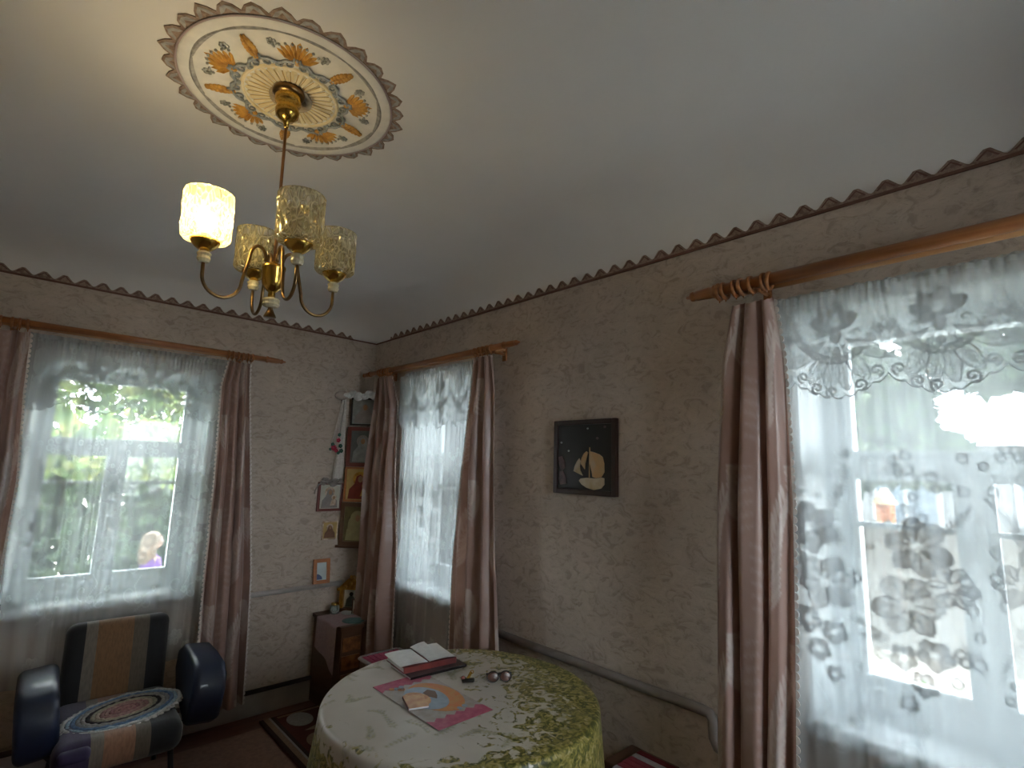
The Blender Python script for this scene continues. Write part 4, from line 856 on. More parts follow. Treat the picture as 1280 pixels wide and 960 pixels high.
def arm_pad(s):
    prof = [(-.30, .37), (-.315, .50), (-.29, .575), (-.22, .612), (-.05, .622), (.10, .618), (.17, .58), (.16, .48), (.05, .40), (-.12, .36), (-.24, .335)]
    bm = bmesh.new(); vs = [bm.verts.new((-.074, y, z)) for y, z in prof]; f = bm.faces.new(vs); e = bmesh.ops.extrude_face_region(bm, geom=[f]); bmesh.ops.translate(bm, verts=[x for x in e['geom'] if isinstance(x, bmesh.types.BMVert)], vec=(.148, 0, 0))
    bmesh.ops.recalc_face_normals(bm, faces=bm.faces[:])
    bmesh.ops.bevel(bm, geom=[e_ for e_ in bm.edges if abs(e_.verts[0].co.x-e_.verts[1].co.x) < .01], offset=.030, segments=5, profile=.5, affect='EDGES')
    return MB().bm(bm, 0, True, T(.285 if s > 0 else -.245, .05 if s > 0 else .09, -.02, ry=s*.10)).build('armrest', M['navy'], ac)
arm_pad(-1); arm_pad(1)
M['chairleg'] = mat('black_steel', (.03, .03, .032), .35, .6, scale=10)
for s in (-1, 1):
    b = MB(); b.tube([(s*.20, -.22, .28), (s*.225, -.25, .0)], .012, 10); b.build('leg', M['chairleg'], ac); b = MB(); b.tube([(s*.20, .20, .28), (s*.225, .27, .0)], .012, 10); b.build('leg', M['chairleg'], ac)
    b = MB(); b.tube([(s*.20, -.20, .28), (s*.27, -.17, .36)], .010, 8); b.build('arm_bracket', M['chairleg'], ac); b = MB(); b.tube([(s*.20, .12, .28), (s*.27, .10, .40)], .010, 8); b.build('arm_bracket', M['chairleg'], ac)
b = MB(); b.box((0, 0, .262), (.42, .44, .03), .004); b.build('frame', M['chairleg'], ac)
# crocheted oval pad
pad = thing('crochet_pad', 'oval braided crochet pad of pink, cream and blue rings lying on the armchair seat', 'seat pad', (-1.455, -.545, .4060), math.radians(12)); pad.rotation_euler = (math.radians(1.5), math.radians(-3), math.radians(10))
cols = [(.36, .17, .17), (.42, .22, .20), (.33, .15, .16), (.42, .26, .22), (.38, .20, .19), (.46, .36, .27), (.34, .31, .22), (.03, .025, .03), (.34, .32, .29), (.26, .26, .26), (.12, .20, .34), (.30, .40, .48), (.50, .48, .46)]
for k, c in enumerate(cols):
    rx_ = .018+.0175*k; ry_ = .009+.0128*k; n = 14+6*k; b = MB()
    P = [(rx_*math.cos(2*PI*q/n), ry_*math.sin(2*PI*q/n), .008+.0015*math.sin(q*2.6)-(.006 if k > 10 else 0)*abs(math.sin(q*.35))) for q in range(n)]
    b.tube(P, [.0090+.0012*math.sin(q*2.1) for q in range(n)], 6, closed=True)
    b.build('braid_ring', mat('yarn_%d' % k, c, .9, col2=tuple(x*.6 for x in c), scale=90, bump=.5), pad)
b = MB()
for q in range(44): a = 2*PI*q/44; b.ball((.236*math.cos(a), .171*math.sin(a), .003), (.012, .012, .004), 8, 4)
b.build('picot_edge', mat('white_yarn', (.55, .52, .50), .9, scale=60, bump=.4), pad)
tag(MB().bm(cushion(.11, .05, .05, .02), 0, True, T(0, -.09, -.02)).build('purple_cloth', mat('purple_cloth', (.022, .014, .055), .8, scale=40), loc=(-1.655, -.73, .400)), 'dark purple cloth under the left edge of the crochet pad', 'cloth')
b = MB(); b.box((0, 0, .012), (.10, .045, .024), .003); b.box((0, 0, .026), (.094, .041, .004), .002, mi=1)
tag(b.build('small_box', [mat('grey_box', (.16, .17, .17), .5), M['black']], loc=(-1.905, .035, .8155)), 'small flat dark grey box on the left end of the window sill by the armchair', 'box')
# ------------------------------------------------------------------ table
TX, TY, TR, TZ = -.650, -2.075, .500, .752
tb = thing('round_table', 'round wooden table hidden under the green flowered tablecloth', 'table', (TX, TY, 0))
b = MB(); b.lathe([(TR-.004, TZ-.03), (TR-.002, TZ-.02), (TR-.003, TZ-.004), (0.0005, TZ-.003)], 64); b.build('tabletop', M['brownwood'], tb)
for k in range(4):
    a = PI/4+k*PI/2; b = MB(); b.lathe([(.018, 0), (.024, .10), (.022, .5), (.030, TZ-.10), (.030, TZ-.03)], 16, M=T(.30*math.cos(a), .30*math.sin(a), 0)); b.build('leg', M['brownwood'], tb)
b = MB(); 
for s in (-1, 1): b.box((0, s*.21, TZ-.075), (.42, .02, .09)); b.box((s*.21, 0, TZ-.075), (.02, .42, .09))
b.build('apron', M['brownwood'], tb)
def table_mat():
    t = NT('flowered_tablecloth'); p = t.n('ShaderNodeBsdfPrincipled'); p.inputs['Roughness'].default_value = .42; p.inputs['Specular IOR Level'].default_value = .55
    a = t.n('ShaderNodeAttribute', attribute_name='foliage')
    f1 = noise_tex(t, 17, 5, dist=1.8); f2 = noise_tex(t, 45, 4, dist=1.2); f3 = noise_tex(t, 7, 3)
    base = ramp(t, f3, [(.3, (.46, .42, .37)), (.7, (.52, .48, .43))])
    # leafy print where the foliage attribute is high
    ad = t.n('ShaderNodeMath', operation='MULTIPLY_ADD'); t.l(a.outputs['Fac'], ad.inputs[0]); ad.inputs[1].default_value = .44; t.l(f1, ad.inputs[2])
    msk = ramp(t, ad.outputs[0], [(.60, 0), (.68, 1)])
    lc = ramp(t, f2, [(.36, (.05, .055, .012)), (.47, (.15, .14, .03)), (.58, (.32, .26, .07)), (.70, (.44, .37, .24))])
    mx = t.n('ShaderNodeMixRGB'); t.l(msk, mx.inputs[0]); t.l(base, mx.inputs[1]); t.l(lc, mx.inputs[2])
    sp = t.n('ShaderNodeAttribute', attribute_name='sprig'); m2 = t.n('ShaderNodeMixRGB'); t.l(sp.outputs['Fac'], m2.inputs[0]); t.l(mx.outputs[0], m2.inputs[1])
    t.l(ramp(t, f2, [(.40, (.12, .12, .05)), (.55, (.30, .27, .07)), (.62, (.20, .19, .16))]), m2.inputs[2])
    t.l(m2.outputs[0], p.inputs['Base Color']); t.l(p.outputs[0], t.out.inputs['Surface']); return t.m
M['tcloth'] = table_mat()
def tablecloth():
    NA, NR = 360, 150; a = np.linspace(0, 2*PI, NA+1)[None, :]; Ltot = TR+.34; L = np.linspace(0.0005, Ltot, NR)[:, None]
    top = L <= TR-.012; q = np.clip((L-(TR-.012))/.032, 0, 1); down = np.clip(L-TR-.012, 0, 9)
    wv = np.sin(a*9+.6)+.55*np.sin(a*14+2)+.4*np.sin(a*5+1); amp = .014*np.clip(down/.2, 0, 1.2)
    r = np.where(L < TR-.012, L, TR-.012+.020*np.sin(q*PI/2))+amp*wv+down*.10
    z = np.where(L < TR-.012, TZ+.003, TZ+.003-.020*(1-np.cos(q*PI/2)))-down*.985
    X = r*np.cos(a); Y = r*np.sin(a); Z = z*np.ones_like(a)
    Z = Z+.0012*np.sin(X*31+Y*9)*(L < TR)
    # foliage density: denser towards the right and the rim, solid on the skirt
    ux, uy = math.cos(math.radians(-32)), math.sin(math.radians(-32))
    fol = np.clip((X*ux+Y*uy)/TR*.75-.02, -.5, .75)+np.clip((L-TR*.80)/(TR*.35), 0, .55)+np.clip(down/.1, 0, .5)
    fol = np.clip(fol*np.ones_like(a), -.2, 1.0)
    cv = Canvas(1.1, 1.1, .005, 0.); R_ = random.Random(12)
    for k in range(46):
        x, y = R_.uniform(0, 1.1), R_.uniform(.04, 1.06); an = R_.uniform(0, 6.28); cv.fern(x, y, an, R_.uniform(.06, .13), 7, .9, .012, .022, R_.uniform(-1, 1))
    sp = cv.sample(X+.55, Y+.55)*np.clip(1-down/.03, 0, 1)*.85
    o = grid_mesh('tablecloth', np.stack([X, Y, Z], -1), fol, 'foliage', M['tcloth']); at = o.data.attributes.new('sprig', 'FLOAT', 'POINT'); at.data.foreach_set('value', sp.reshape(-1).astype(np.float32))
    o.location = (TX, TY, 0); return tag(o, 'cream oilcloth printed with green sprigs covering the round table', 'tablecloth')
tablecloth()
ZT = TZ+.0055
# printed mat
pm = thing('picture_placemat', 'rectangular pink and orange printed place mat lying on the tablecloth', 'place mat', (-.768, -2.035, ZT))
def flat(poly, z, m, name, par, th=.0006): return MB().prism(poly, z, z+th).build(name, m, par)
MWx, MWy = .115, .215
flat([(-MWx, -MWy), (MWx, -MWy), (MWx, MWy), (-MWx, MWy)], 0, mat('mat_ground', (.40, .36, .33), .35, col2=(.33, .27, .22), scale=30, spec=.6), 'sheet', pm, .001)
pk = mat('mat_pink', (.40, .055, .13), .4, col2=(.50, .12, .18), scale=40); og = mat('mat_orange', (.62, .19, .05), .4, col2=(.55, .28, .08), scale=35); bl_ = mat('mat_blue', (.30, .38, .46), .4, scale=30)
for s in (-1, 1):
    P = [(-MWx, s*MWy), (MWx, s*MWy)]; n = 11
    for k in range(n+1): P.append((MWx-2*MWx*k/n, s*(MWy-.055-.018*(k % 2))))
    flat(P if s < 0 else P[::-1], .001, pk, 'pink_band', pm)
el = lambda cx, cy, rx, ry, n=28: [(cx+rx*math.cos(2*PI*k/n), cy+ry*math.sin(2*PI*k/n)) for k in range(n)]
flat(el(.022, .0, .088, .135), .0011, og, 'orange_oval', pm); flat(el(-.012, .01, .070, .105), .0018, bl_, 'pale_blue_oval', pm)
flat(el(-.045, .02, .045, .062), .0025, mat('mat_yellow', (.60, .36, .12), .4, col2=(.45, .14, .05), scale=60), 'yellow_flowers', pm)
flat([(.0, .05), (.03, .065), (.045, .035), (.03, .0), (.015, -.02), (.0, .01)], .0025, mat('mat_brown', (.16, .08, .04), .4), 'brown_bird', pm)
for k in range(9): flat(el(R_.uniform(-.09, .09), R_.choice((-1, 1))*R_.uniform(.12, .15), .010, .012, 8), .0026, og if k % 2 else bl_, 'flower', pm)
bk = thing('booklet', 'small orange booklet with a dark edge lying on the printed place mat', 'booklet', (-.835, -2.04, ZT+.0034), math.radians(-20))
MB().box((0, 0, .003), (.07, .10, .006), .001).build('pages', M['paper'], bk); MB().box((0, 0, .0065), (.072, .102, .001)).build('cover', mat('booklet_cover', (.50, .20, .07), .35, col2=(.62, .36, .14), scale=30), bk); MB().box((-.036, 0, .0035), (.002, .102, .007)).build('spine', M['redwood'], bk)
# stack: dark notebook, red book, open magazine
nb = thing('notebook', 'thin dark grey notebook at the bottom of the stack on the table', 'notebook', (-.600, -1.775, ZT), math.radians(-4))
MB().box((0, 0, .005), (.26, .17, .008), .001).build('pages', M['paper'], nb); MB().box((0, -.002, .0095), (.264, .174, .0012)).build('cover', M['black'], nb); MB().box((0, -.088, .005), (.264, .002, .010)).build('spine', M['black'], nb)
rb = thing('book', 'dark red book between the notebook and the open white magazine', 'book', (-.610, -1.735, ZT+.0105), math.radians(-7))
MB().box((0, 0, .011), (.235, .165, .018), .001).build('pages', M['paper'], rb)
cvm = mat('red_book_cover', (.20, .03, .025), .4, col2=(.12, .02, .02), scale=14)
for z in (.001, .021): MB().box((0, 0, z), (.241, .171, .002)).build('cover', cvm, rb)
MB().box((0, -.085, .011), (.241, .003, .022)).build('spine', cvm, rb)
MGS = .82
mg = thing('open_magazine', 'open white magazine lying on top of the red book', 'magazine', (-.612, -1.725, ZT+.0332), math.radians(-8))
mg.scale = (MGS, MGS, 1)
def page(x0, x1, h, curl, name, z=0, y0=-.105, y1=.105):
    R, C = 16, 24; t = np.linspace(0, 1, R)[:, None]; s = np.linspace(0, 1, C)[None, :]
    X = x0+(x1-x0)*s+0*t; Y = y0+(y1-y0)*t+.012*(s-.5)*0+0*s; Z = z+h*np.sin(PI*np.clip(s, 0, 1))**.8*.7+curl*.5*(t**2)*s**1.5
    return grid_mesh(name, np.stack([X, Y, Z], -1), m=M['paper'], parent=mg)
page(.005, .150, .006, .012, 'right_page', .002); page(.005, .152, .004, .004, 'right_page', .0005); page(-.005, -.150, .005, .0, 'left_page', .002); page(-.005, -.153, .003, .0, 'left_page', .0004)
o_ = page(.01, .10, .006, .022, 'loose_sheet', .006, -.02, .120); o_.rotation_euler = (0, 0, .12)
# small things
kf = thing('key_fob', 'tiny black gadget with a gold coloured piece leaning on it', 'key fob', (-.570, -2.005, ZT+.001), math.radians(-38))
b = MB(); b.bm(cushion(.050, .022, .014, .006), 0, True, T(0, 0, .007)); b.build('body', M['black'], kf); b = MB(); b.ball((-.020, 0, .014), (.010, .010, .008), 10, 8); b.build('button', M['redwood'], kf)
b = MB(); b.box((0, 0, 0), (.010, .008, .030), .002, M=T(.004, .0, .023, ry=.5)); b.tube([(.014+.006*math.cos(q*PI/6), 0, .036+.006*math.sin(q*PI/6)) for q in range(12)], .0018, 6, closed=True); b.build('gold_clasp', M['brass'], kf)
sg = thing('sunglasses', 'folded dark brown sunglasses beside the black gadget on the table', 'sunglasses', (-.470, -2.075, ZT+.001), math.radians(-30))
sg.scale = (.85, .85, .85)
lens_m = mat('brown_lens', (.10, .035, .02), .3, scale=6)
for s in (-1, 1):
    b = MB(); b.ball((0, 0, 0), (.026, .0035, .020), 18, 10, M=T(s*.030, -.004, .021, rx=-.25)); b.build('lens', lens_m, sg)
    b = MB(); b.tube([(s*.030+.027*math.cos(2*PI*k/20), -.004+.005*math.sin(2*PI*k/20), .021+.021*math.sin(2*PI*k/20)) for k in range(20)], .0026, 6, closed=True); b.build('rim', M['black'], sg)
    b = MB(); b.tube([(s*.057, 0, .030), (s*.059, .008, .031), (s*.040, .014+.004*s, .030), (-s*.030, .022+.004*s, .022), (-s*.050, .024+.004*s, .010)], [.003, .004, .0035, .003, .003], 8); b.build('temple', M['black'], sg)
b = MB(); b.tube([(-.008, -.006, .028), (0, -.008, .031), (.008, -.006, .028)], .0025, 6); b.build('bridge', M['black'], sg)
# ------------------------------------------------------------------ stools
def stool(loc, rz, label, cols, fringe, w_=.36, h_=.45, stripes=7):
    r = thing('stool', label, 'stool', loc, rz)
    b = MB(); b.box((0, 0, h_-.02), (w_, w_, .03), .006); b.build('seat', M['brownwood'], r); first = None
    for i in (-1, 1):
        for j_ in (-1, 1):
            if first is None: first = MB().box((0, 0, (h_-.035)/2), (.035, .035, h_-.035), .003).build('leg', M['brownwood'], r)
            else: copy_part(first, r)
            [x for x in r.children][-1].location = (i*(w_/2-.03), j_*(w_/2-.03), 0)
    cv = thing('knitted_cover', None, None, (0, 0, 0)); COL.objects.unlink(cv); bpy.data.objects.remove(cv)
    for k in range(stripes):
        x = -w_/2+w_*(k+.5)/stripes; b = MB(); b.box((x, 0, h_+.006), (w_/stripes, w_+.01, .022), .005); b.build('cover_stripe', cols[k % len(cols)], r)
    if fringe:
        b = MB()
        for k in range(26):
            x = -w_/2+w_*k/25
            for s in (-1, 1): b.ball((x, s*(w_/2+.010), h_+.012), (.010, .013, .010), 7, 5); b.ball((s*(w_/2+.010), x, h_+.012), (.013, .010, .010), 7, 5)
        b.build('bobble_fringe', fringe, r)
    return r
pinkw = mat('pink_wool', (.42, .07, .13), .9, col2=(.30, .04, .09), scale=80, bump=.5); redw = mat('red_wool', (.16, .010, .018), .9, scale=80, bump=.5); greyw = mat('grey_wool', (.32, .28, .28), .9, scale=80, bump=.5); creamw = mat('cream_wool', (.42, .36, .26), .9, scale=80, bump=.5)
stool((-.235, -.87, 0), math.radians(0), 'stool with a pink knitted cover and grey bobble fringe between table and narrow window', [pinkw], greyw, w_=.24, h_=.455)
stool((-.155, -2.56, 0), math.radians(0), 'stool with a red and grey striped cover by the right wall, beyond the table edge', [redw, greyw, redw, redw], None, w_=.22, h_=.50)
# ------------------------------------------------------------------ floor coverings
tag(MB().box((-1.80, -2.0, .004), (2.20, 3.55, .008), .003).build('carpet', mat('brown_carpet', (.30, .18, .14), .9, col2=(.23, .14, .11), scale=40, bump=.4)), 'plain reddish brown carpet in front of the armchair', 'carpet')
rg = thing('patterned_runner', 'maroon runner rug with pale ovals and a striped border beside the table', 'rug', (-.36, -1.05, 0))
rgm = mat('maroon_pile', (.10, .028, .022), .95, scale=70, bump=.4); rgl = mat('pale_pile', (.34, .31, .29), .95, scale=70, bump=.4); rgd = mat('dark_pile', (.05, .025, .022), .95, scale=70, bump=.4); rgb_ = mat('brown_pile', (.26, .17, .12), .95, scale=70, bump=.4)
RW, RL = .66, 1.80
MB().box((0, 0, .010), (RW, RL, .014), .003).build('pile', rgm, rg)
for s in (-1, 1):
    for off, wd, m_ in ((.012, .022, rgd), (.038, .030, rgb_), (.060, .012, rgl), (.078, .02, rgd)):
        MB().box((s*(RW/2-off), 0, .0176), (wd, RL-.01, .002)).build('border_stripe', m_, rg)
    MB().box((0, s*(RL/2-.03), .0176), (RW-.2, .02, .002)).build('border_stripe', rgb_, rg)
for k in range(6):
    for q, dx in enumerate((-.13, .13)): MB().prism(el(dx, .77-.31*k, .075, .095, 24), .016, .0190).build('oval_medallion', rgl if (k+q) % 2 == 0 else rgb_, rg)
for s in (-1, 1):
    for k in range(5): MB().prism([(s*.02, .615-.31*k-.05), (s*.16, .615-.31*k), (s*.02, .615-.31*k+.05)], .016, .0186).build('corner_motif', rgb_, rg)

# ------------------------------------------------------------------ outside
GZ = -.35
tag(MB().box((10, 8, GZ-.05), (70, 70, .1)).build('garden_ground', mat('garden_soil', (.40, .36, .33), .9, col2=(.32, .30, .25), scale=2.2)), 'green garden ground outside the windows', 'ground')
bpy.data.objects['garden_ground']['kind'] = 'structure'; del bpy.data.objects['garden_ground']['category']; bpy.data.objects['garden_ground'].name = 'trim_6'
def leaf_mat(name, c1, c2, c3):
    t = NT(name); d = t.n('ShaderNodeBsdfDiffuse'); tl = t.n('ShaderNodeBsdfTranslucent'); f = noise_tex(t, 6, 2)
    c = ramp(t, f, [(.35, c1), (.5, c2), (.65, c3)]); t.l(c, d.inputs[0]); t.l(c, tl.inputs[0]); m = t.n('ShaderNodeMixShader'); m.inputs[0].default_value = .4
    t.l(d.outputs[0], m.inputs[1]); t.l(tl.outputs[0], m.inputs[2]); t.l(m.outputs[0], t.out.inputs['Surface']); return t.m
LM = [leaf_mat('vine_leaves', (.06, .12, .03), (.15, .22, .06), (.30, .33, .11)), leaf_mat('bush_leaves', (.03, .055, .03), (.05, .08, .04), (.075, .11, .055)), leaf_mat('tree_leaves', (.035, .06, .04), (.06, .09, .055), (.10, .13, .08))]
def leaves(rs, c, r, n, size, shell=.5):
    d = rs.normal(size=(n, 3)); d /= np.linalg.norm(d, axis=1)[:, None]; rad = shell+(1-shell)*rs.rand(n, 1)**.5; P = np.array(c)+d*np.array(r)*rad
    A = rs.normal(size=(n, 3)); A /= np.linalg.norm(A, axis=1)[:, None]; B = np.cross(A, rs.normal(size=(n, 3))); B /= np.linalg.norm(B, axis=1)[:, None]; s = size*(.6+.8*rs.rand(n, 1))
    n3 = np.cross(A, B)*.15*s
    V = np.stack([P-A*s, P-B*s*.6+n3, P+A*s*.9, P+B*s*.6+n3], 1); return V
def foliage(name, label, cat, base, trunk_h, tr, blobs, lm, seed, group=None):
    r = thing(name, label, cat, base, 0, group); rs = np.random.RandomState(seed)
    V = np.concatenate([leaves(rs, (c[0], c[1], c[2]-.4), c[3], c[4], c[5]) for c in blobs]); n = len(V)
    me = bpy.data.meshes.new('foliage'); me.from_pydata(V.reshape(-1, 3).tolist(), [], np.arange(n*4).reshape(-1, 4).tolist()); me.materials.append(LM[lm])
    o = bpy.data.objects.new('foliage', me); COL.objects.link(o); o.parent = r; o['kind'] = 'stuff'
    if trunk_h:
        b = MB(); b.tube([(0, 0, 0), (.05, .03, trunk_h*.5), (-.03, 0, trunk_h)], [tr, tr*.8, tr*.5], 10)
        for k in range(4): a = k*1.7; b.tube([(0, 0, trunk_h*.6), (.5*math.cos(a)*trunk_h*.3, .5*math.sin(a)*trunk_h*.3, trunk_h*.9), (math.cos(a)*trunk_h*.35, math.sin(a)*trunk_h*.35, trunk_h*1.15)], [tr*.5, tr*.35, tr*.15], 7)
        b.build('trunk', mat('bark_%d' % seed, (.13, .10, .08), .9, scale=10, bump=.5), r)
    return r
foliage('grape_vine', 'bright green grape vine leaves seen through the upper panes of the armchair window', 'vine', (-1.7, 2.6, GZ), 0, .04, [(-.9, 0, 2.75, (.9, .45, .62), 1200, .065), (.2, .1, 2.7, (.9, .45, .62), 1300, .065), (1.1, .2, 2.6, (.8, .4, .6), 1000, .065), (0, .3, 3.3, (1.9, .5, .35), 500, .08)], 0, 3)
foliage('garden_bush', 'dark bushes behind the child, low in the armchair window', 'bush', (-2.1, 4.6, GZ), 0, 0, [(-1.0, 0, 1.1, (1.5, .6, 1.5), 3200, .13), (.9, .2, 1.2, (1.6, .6, 1.5), 3200, .13), (2.4, .3, 1.3, (1.2, .6, 1.6), 2000, .13)], 1, 4)
foliage('garden_tree', 'tall grey green tree in the upper left of the large right window', 'tree', (4.6, -1.9, GZ), 2.6, .12, [(0, .4, 3.1, (1.1, .95, 1.2), 3400, .10), (.2, -.35, 3.0, (.8, .50, .75), 1700, .09), (-.2, 1.4, 3.2, (1.1, 1.0, 1.3), 2400, .10), (.1, -.75, 2.55, (.5, .4, .3), 500, .08), (0, -1.5, 3.9, (.9, .9, .78), 2600, .10), (0, -2.75, 3.95, (.9, .9, .78), 2600, .10)], 2, 5)  # last two crowns added to cover the over-bright sky behind the valance
foliage('garden_tree', 'tree behind the house roof outside the large right window', 'tree', (14.5, -4.9, GZ), 3.2, .15, [(0, 0, 4.2, (1.2, 1.2, .9), 1500, .10), (.3, -1.9, 3.6, (1.1, 1.1, .8), 1200, .10)], 2, 6)
foliage('garden_bush', 'low yellow green bushes at the foot of the view in the large right window', 'bush', (3.2, -3.3, GZ), 0, 0, [(0, .6, .35, (.5, .9, .45), 900, .06), (.2, -.6, .30, (.5, .9, .40), 900, .06)], 0, 7)
foliage('garden_bush', 'grey green hedge outside the narrow window', 'bush', (7.2, 3.4, GZ), 0, 0, [(0, 0, .7, (.5, 1.5, .5), 1300, .08), (0, 2.0, .7, (.5, 1.5, .5), 1300, .08)], 2, 8)
# neighbour's house beyond the garden
hs = thing('neighbour_house', 'low grey neighbour house with a light roof outside the large right window', 'house', (9.2, -3.6, GZ))
wm = mat('grey_boards', (.19, .20, .205), .8, col2=(.15, .16, .165), scale=3, stretch=(1, 1, 8)); rm = mat('slate_roof', (.22, .24, .26), .7, scale=4); tmw = mat('white_trim', (.32, .34, .35), .6)
b = MB(); b.box((0, 0, 1.25), (3.0, 5.2, 2.5)); b.build('wall', wm, hs)
b = MB(); b.add([(-1.8, -2.9, 2.4), (-1.8, 2.9, 2.4), (0, 2.9, 3.5), (0, -2.9, 3.5), (1.8, -2.9, 2.4), (1.8, 2.9, 2.4), (0, 2.9, 3.38), (0, -2.9, 3.38)], [(0, 1, 2, 3), (3, 2, 5, 4), (0, 3, 7), (1, 6, 2), (0, 7, 6, 1), (4, 5, 6, 7)]); b.build('roof', rm, hs)
for y in (-1.5, 0.1, 1.7):
    f_ = MB().box((-1.53, y, 1.45), (.06, .85, 1.05), .01).build('window', tmw, hs)
    for s in (-1, 1): MB().box((-1.565, y+s*.19, 1.45), (.02, .32, .90)).build('pane', mat('dark_pane', (.10, .13, .16), .1), f_)
sd = thing('garden_shed', 'small orange shed with a pointed roof seen through the large right window', 'shed', (7.0, -1.78, GZ))
b = MB(); b.box((0, 0, .79), (.3, .16, 1.58)); b.build('wall', mat('orange_boards', (.50, .16, .05), .7, scale=4), sd)
b = MB(); b.add([(-.18, -.12, 1.58), (-.18, .12, 1.58), (-.18, 0, 1.80), (.18, -.12, 1.58), (.18, .12, 1.58), (.18, 0, 1.80)], [(0, 1, 2), (5, 4, 3), (0, 2, 5, 3), (1, 4, 5, 2), (0, 3, 4, 1)]); b.build('roof', mat('yellow_roof', (.60, .42, .22), .7), sd)
fc = thing('garden_fence', 'pale plank fence across the garden outside the right hand windows', 'fence', (5.6, -1.2, GZ))
pl = None
for k in range(56):
    y = -4.2+.15*k
    if pl is None: b = MB(); b.prism([(-.072, 0), (.072, 0), (.072, 1.40), (0, 1.47), (-.072, 1.40)], -.01, .01); pl = b.build('plank', mat('weathered_plank', (.12, .115, .105), .8, scale=5), fc); pl.location = (0, y, 0); pl.rotation_euler = (PI/2, 0, PI/2)
    else: copy_part(pl, fc, (0, y, 0), (PI/2, 0, PI/2))
b = MB(); b.box((.03, 0, .35), (.03, 8.4, .07)); b.box((.03, 0, 1.05), (.03, 8.4, .07)); b.build('rail', wm, fc)
fl = thing('flower_clump', 'clump of orange flowers outside the narrow window', 'flowers', (2.0, 2.03, GZ)); rs = np.random.RandomState(2); 
V = leaves(rs, (0, 0, .68), (.20, .22, .10), 260, .05); me = bpy.data.meshes.new('blossoms'); me.from_pydata(V.reshape(-1, 3).tolist(), [], np.arange(len(V)*4).reshape(-1, 4).tolist()); me.materials.append(mat('orange_petals', (.85, .28, .08), .7)); o = bpy.data.objects.new('blossoms', me); COL.objects.link(o); o.parent = fl; o['kind'] = 'stuff'
V = leaves(rs, (0, 0, .30), (.20, .22, .30), 300, .06); me = bpy.data.meshes.new('stems'); me.from_pydata(V.reshape(-1, 3).tolist(), [], np.arange(len(V)*4).reshape(-1, 4).tolist()); me.materials.append(LM[1]); o = bpy.data.objects.new('stems', me); COL.objects.link(o); o.parent = fl; o['kind'] = 'stuff'
# child outside the armchair window
def skin(name, pts, edges, radii, m, parent, sub=2, root=0):
    me = bpy.data.meshes.new(name); me.from_pydata(pts, edges, []); o = bpy.data.objects.new(name, me); COL.objects.link(o); me.materials.append(m)
    bpy.context.view_layer.objects.active = o
    md = o.modifiers.new('skin', 'SKIN'); md.use_smooth_shade = True; sk = me.skin_vertices[0].data
    for k, r in enumerate(radii): sk[k].radius = (r, r) if not isinstance(r, tuple) else r; sk[k].use_root = (k == root)
    s_ = o.modifiers.new('sub', 'SUBSURF'); s_.levels = s_.render_levels = sub
    dg_ = bpy.context.evaluated_depsgraph_get(); me2 = bpy.data.meshes.new_from_object(o.evaluated_get(dg_)); o.modifiers.clear(); o.data = me2; o.parent = parent
    for p in me2.polygons: p.use_smooth = True
    return o
ps = thing('person', 'blonde child in a purple top standing outside the armchair window', 'person', (-.755, 3.3, GZ), math.radians(105)); ps.scale = (.86, .86, .86)
sk_m = mat('skin', (.17, .10, .07), .55, scale=20); pu = mat('purple_top', (.06, .012, .13), .8, scale=30); hr = mat('blonde_hair', (.13, .085, .045), .6, col2=(.08, .05, .028), scale=40, stretch=(4, 4, .5)); yl = mat('yellow_patch', (.75, .55, .10), .8); bj = mat('blue_trousers', (.05, .08, .18), .8)
P = [(0, 0, .62), (0, 0, .78), (0, 0, .93), (0, 0, 1.03), (0, 0, 1.10), (0, -.01, 1.19), (.12, 0, .98), (.17, -.02, .80), (.17, -.12, .68), (-.12, 0, .98), (-.17, -.02, .80), (-.16, -.12, .68), (.075, 0, .56), (.08, -.01, .32), (.08, 0, .06), (.085, -.10, .03), (-.075, 0, .56), (-.08, -.01, .32), (-.08, 0, .06), (-.085, -.10, .03), (.16, -.18, .64), (-.15, -.18, .64)]
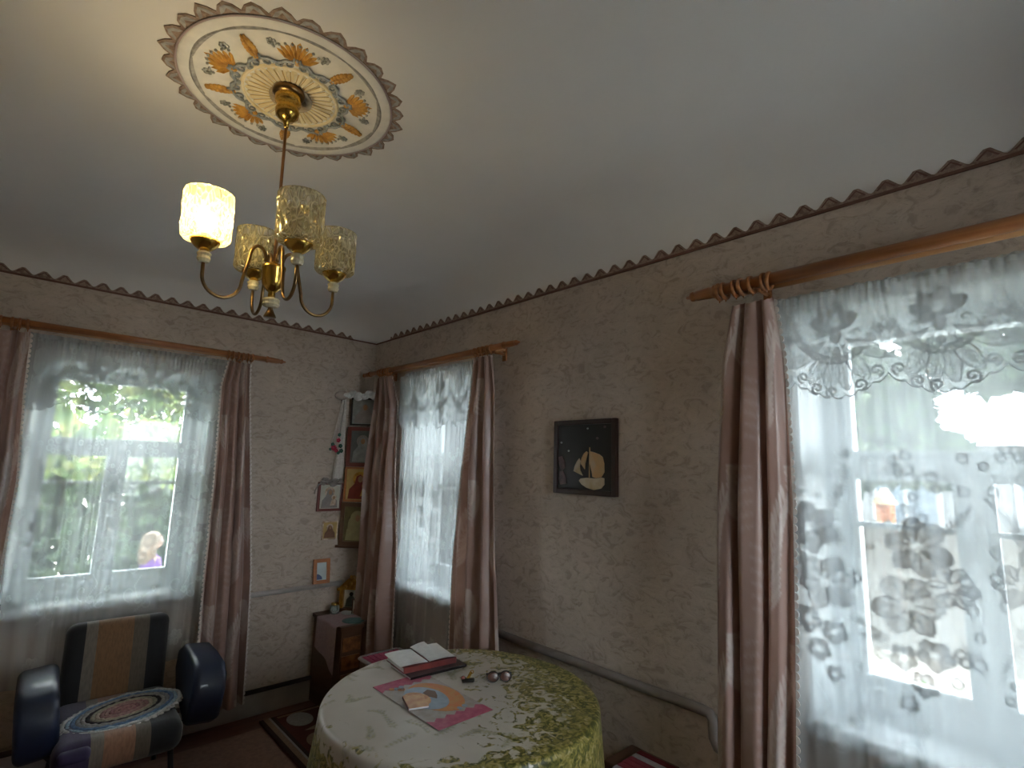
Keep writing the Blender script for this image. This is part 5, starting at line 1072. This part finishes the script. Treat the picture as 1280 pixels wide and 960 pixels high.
E_ = [(0, 1), (1, 2), (2, 3), (3, 4), (4, 5), (2, 6), (6, 7), (7, 8), (2, 9), (9, 10), (10, 11), (0, 12), (12, 13), (13, 14), (14, 15), (0, 16), (16, 17), (17, 18), (18, 19), (8, 20), (11, 21)]
Rd = [.10, .095, .10, .05, .04, .09, .045, .035, .028, .045, .035, .028, .07, .05, .035, .03, .07, .05, .035, .03, .03, .03]
body = skin('body', P, E_, Rd, sk_m, ps)
b = MB(); b.ball((0, -.015, 1.19), (.085, .095, .105), 20, 14); b.ball((0, -.115, 1.18), (.012, .014, .014), 8, 6); 
for s in (-1, 1): b.ball((s*.085, 0, 1.18), (.012, .02, .028), 8, 6)
b.build('head', sk_m, ps)
b = MB(); 
for s in (-1, 1): b.ball((s*.032, -.10, 1.20), (.012, .008, .008), 8, 6)
b.build('eyes', M['black'], ps); b = MB(); b.ball((0, -.100, 1.135), (.022, .008, .006), 8, 6); b.build('mouth', mat('lips', (.5, .15, .14), .5), ps)
b = MB(); b.lathe([(.13, .60), (.125, .70), (.12, .82), (.135, .93), (.12, .985), (.06, 1.035), (.045, 1.045)], 24, M=Matrix.Diagonal((1.05, .82, 1, 1)), caps=False)
for s in (-1, 1): b.tube([(s*.10, 0, .97), (s*.16, -.01, .88), (s*.175, -.03, .78), (s*.17, -.11, .69)], [.058, .05, .045, .038], 12)
b.build('top', pu, ps)
b = MB(); b.ball((.02, -.115, .86), (.05, .02, .05), 12, 8); b.ball((.13, .03, .93), (.03, .06, .03), 10, 8); b.build('yellow_print', yl, ps)
b = MB()
for s in (-1, 1): b.tube([(s*.06, 0, .64), (s*.08, -.01, .32), (s*.08, 0, .08)], [.088, .062, .05], 12)
b.build('trousers', bj, ps)
b = MB(); b.ball((0, .02, 1.215), (.100, .108, .105), 20, 14)
for k in range(30):
    a = -.2+PI*1.15*k/29-.08; x, y = .088*math.cos(a), .02+.085*math.sin(a); b.tube([(x*.9, y, 1.25), (x*1.12, y*1.1+.01, 1.15), (x*1.15, y*1.15+.015, 1.02), (x*1.0, y*1.1+.02, .93)], [.02, .02, .018, .006], 6)
b.build('hair', hr, ps)
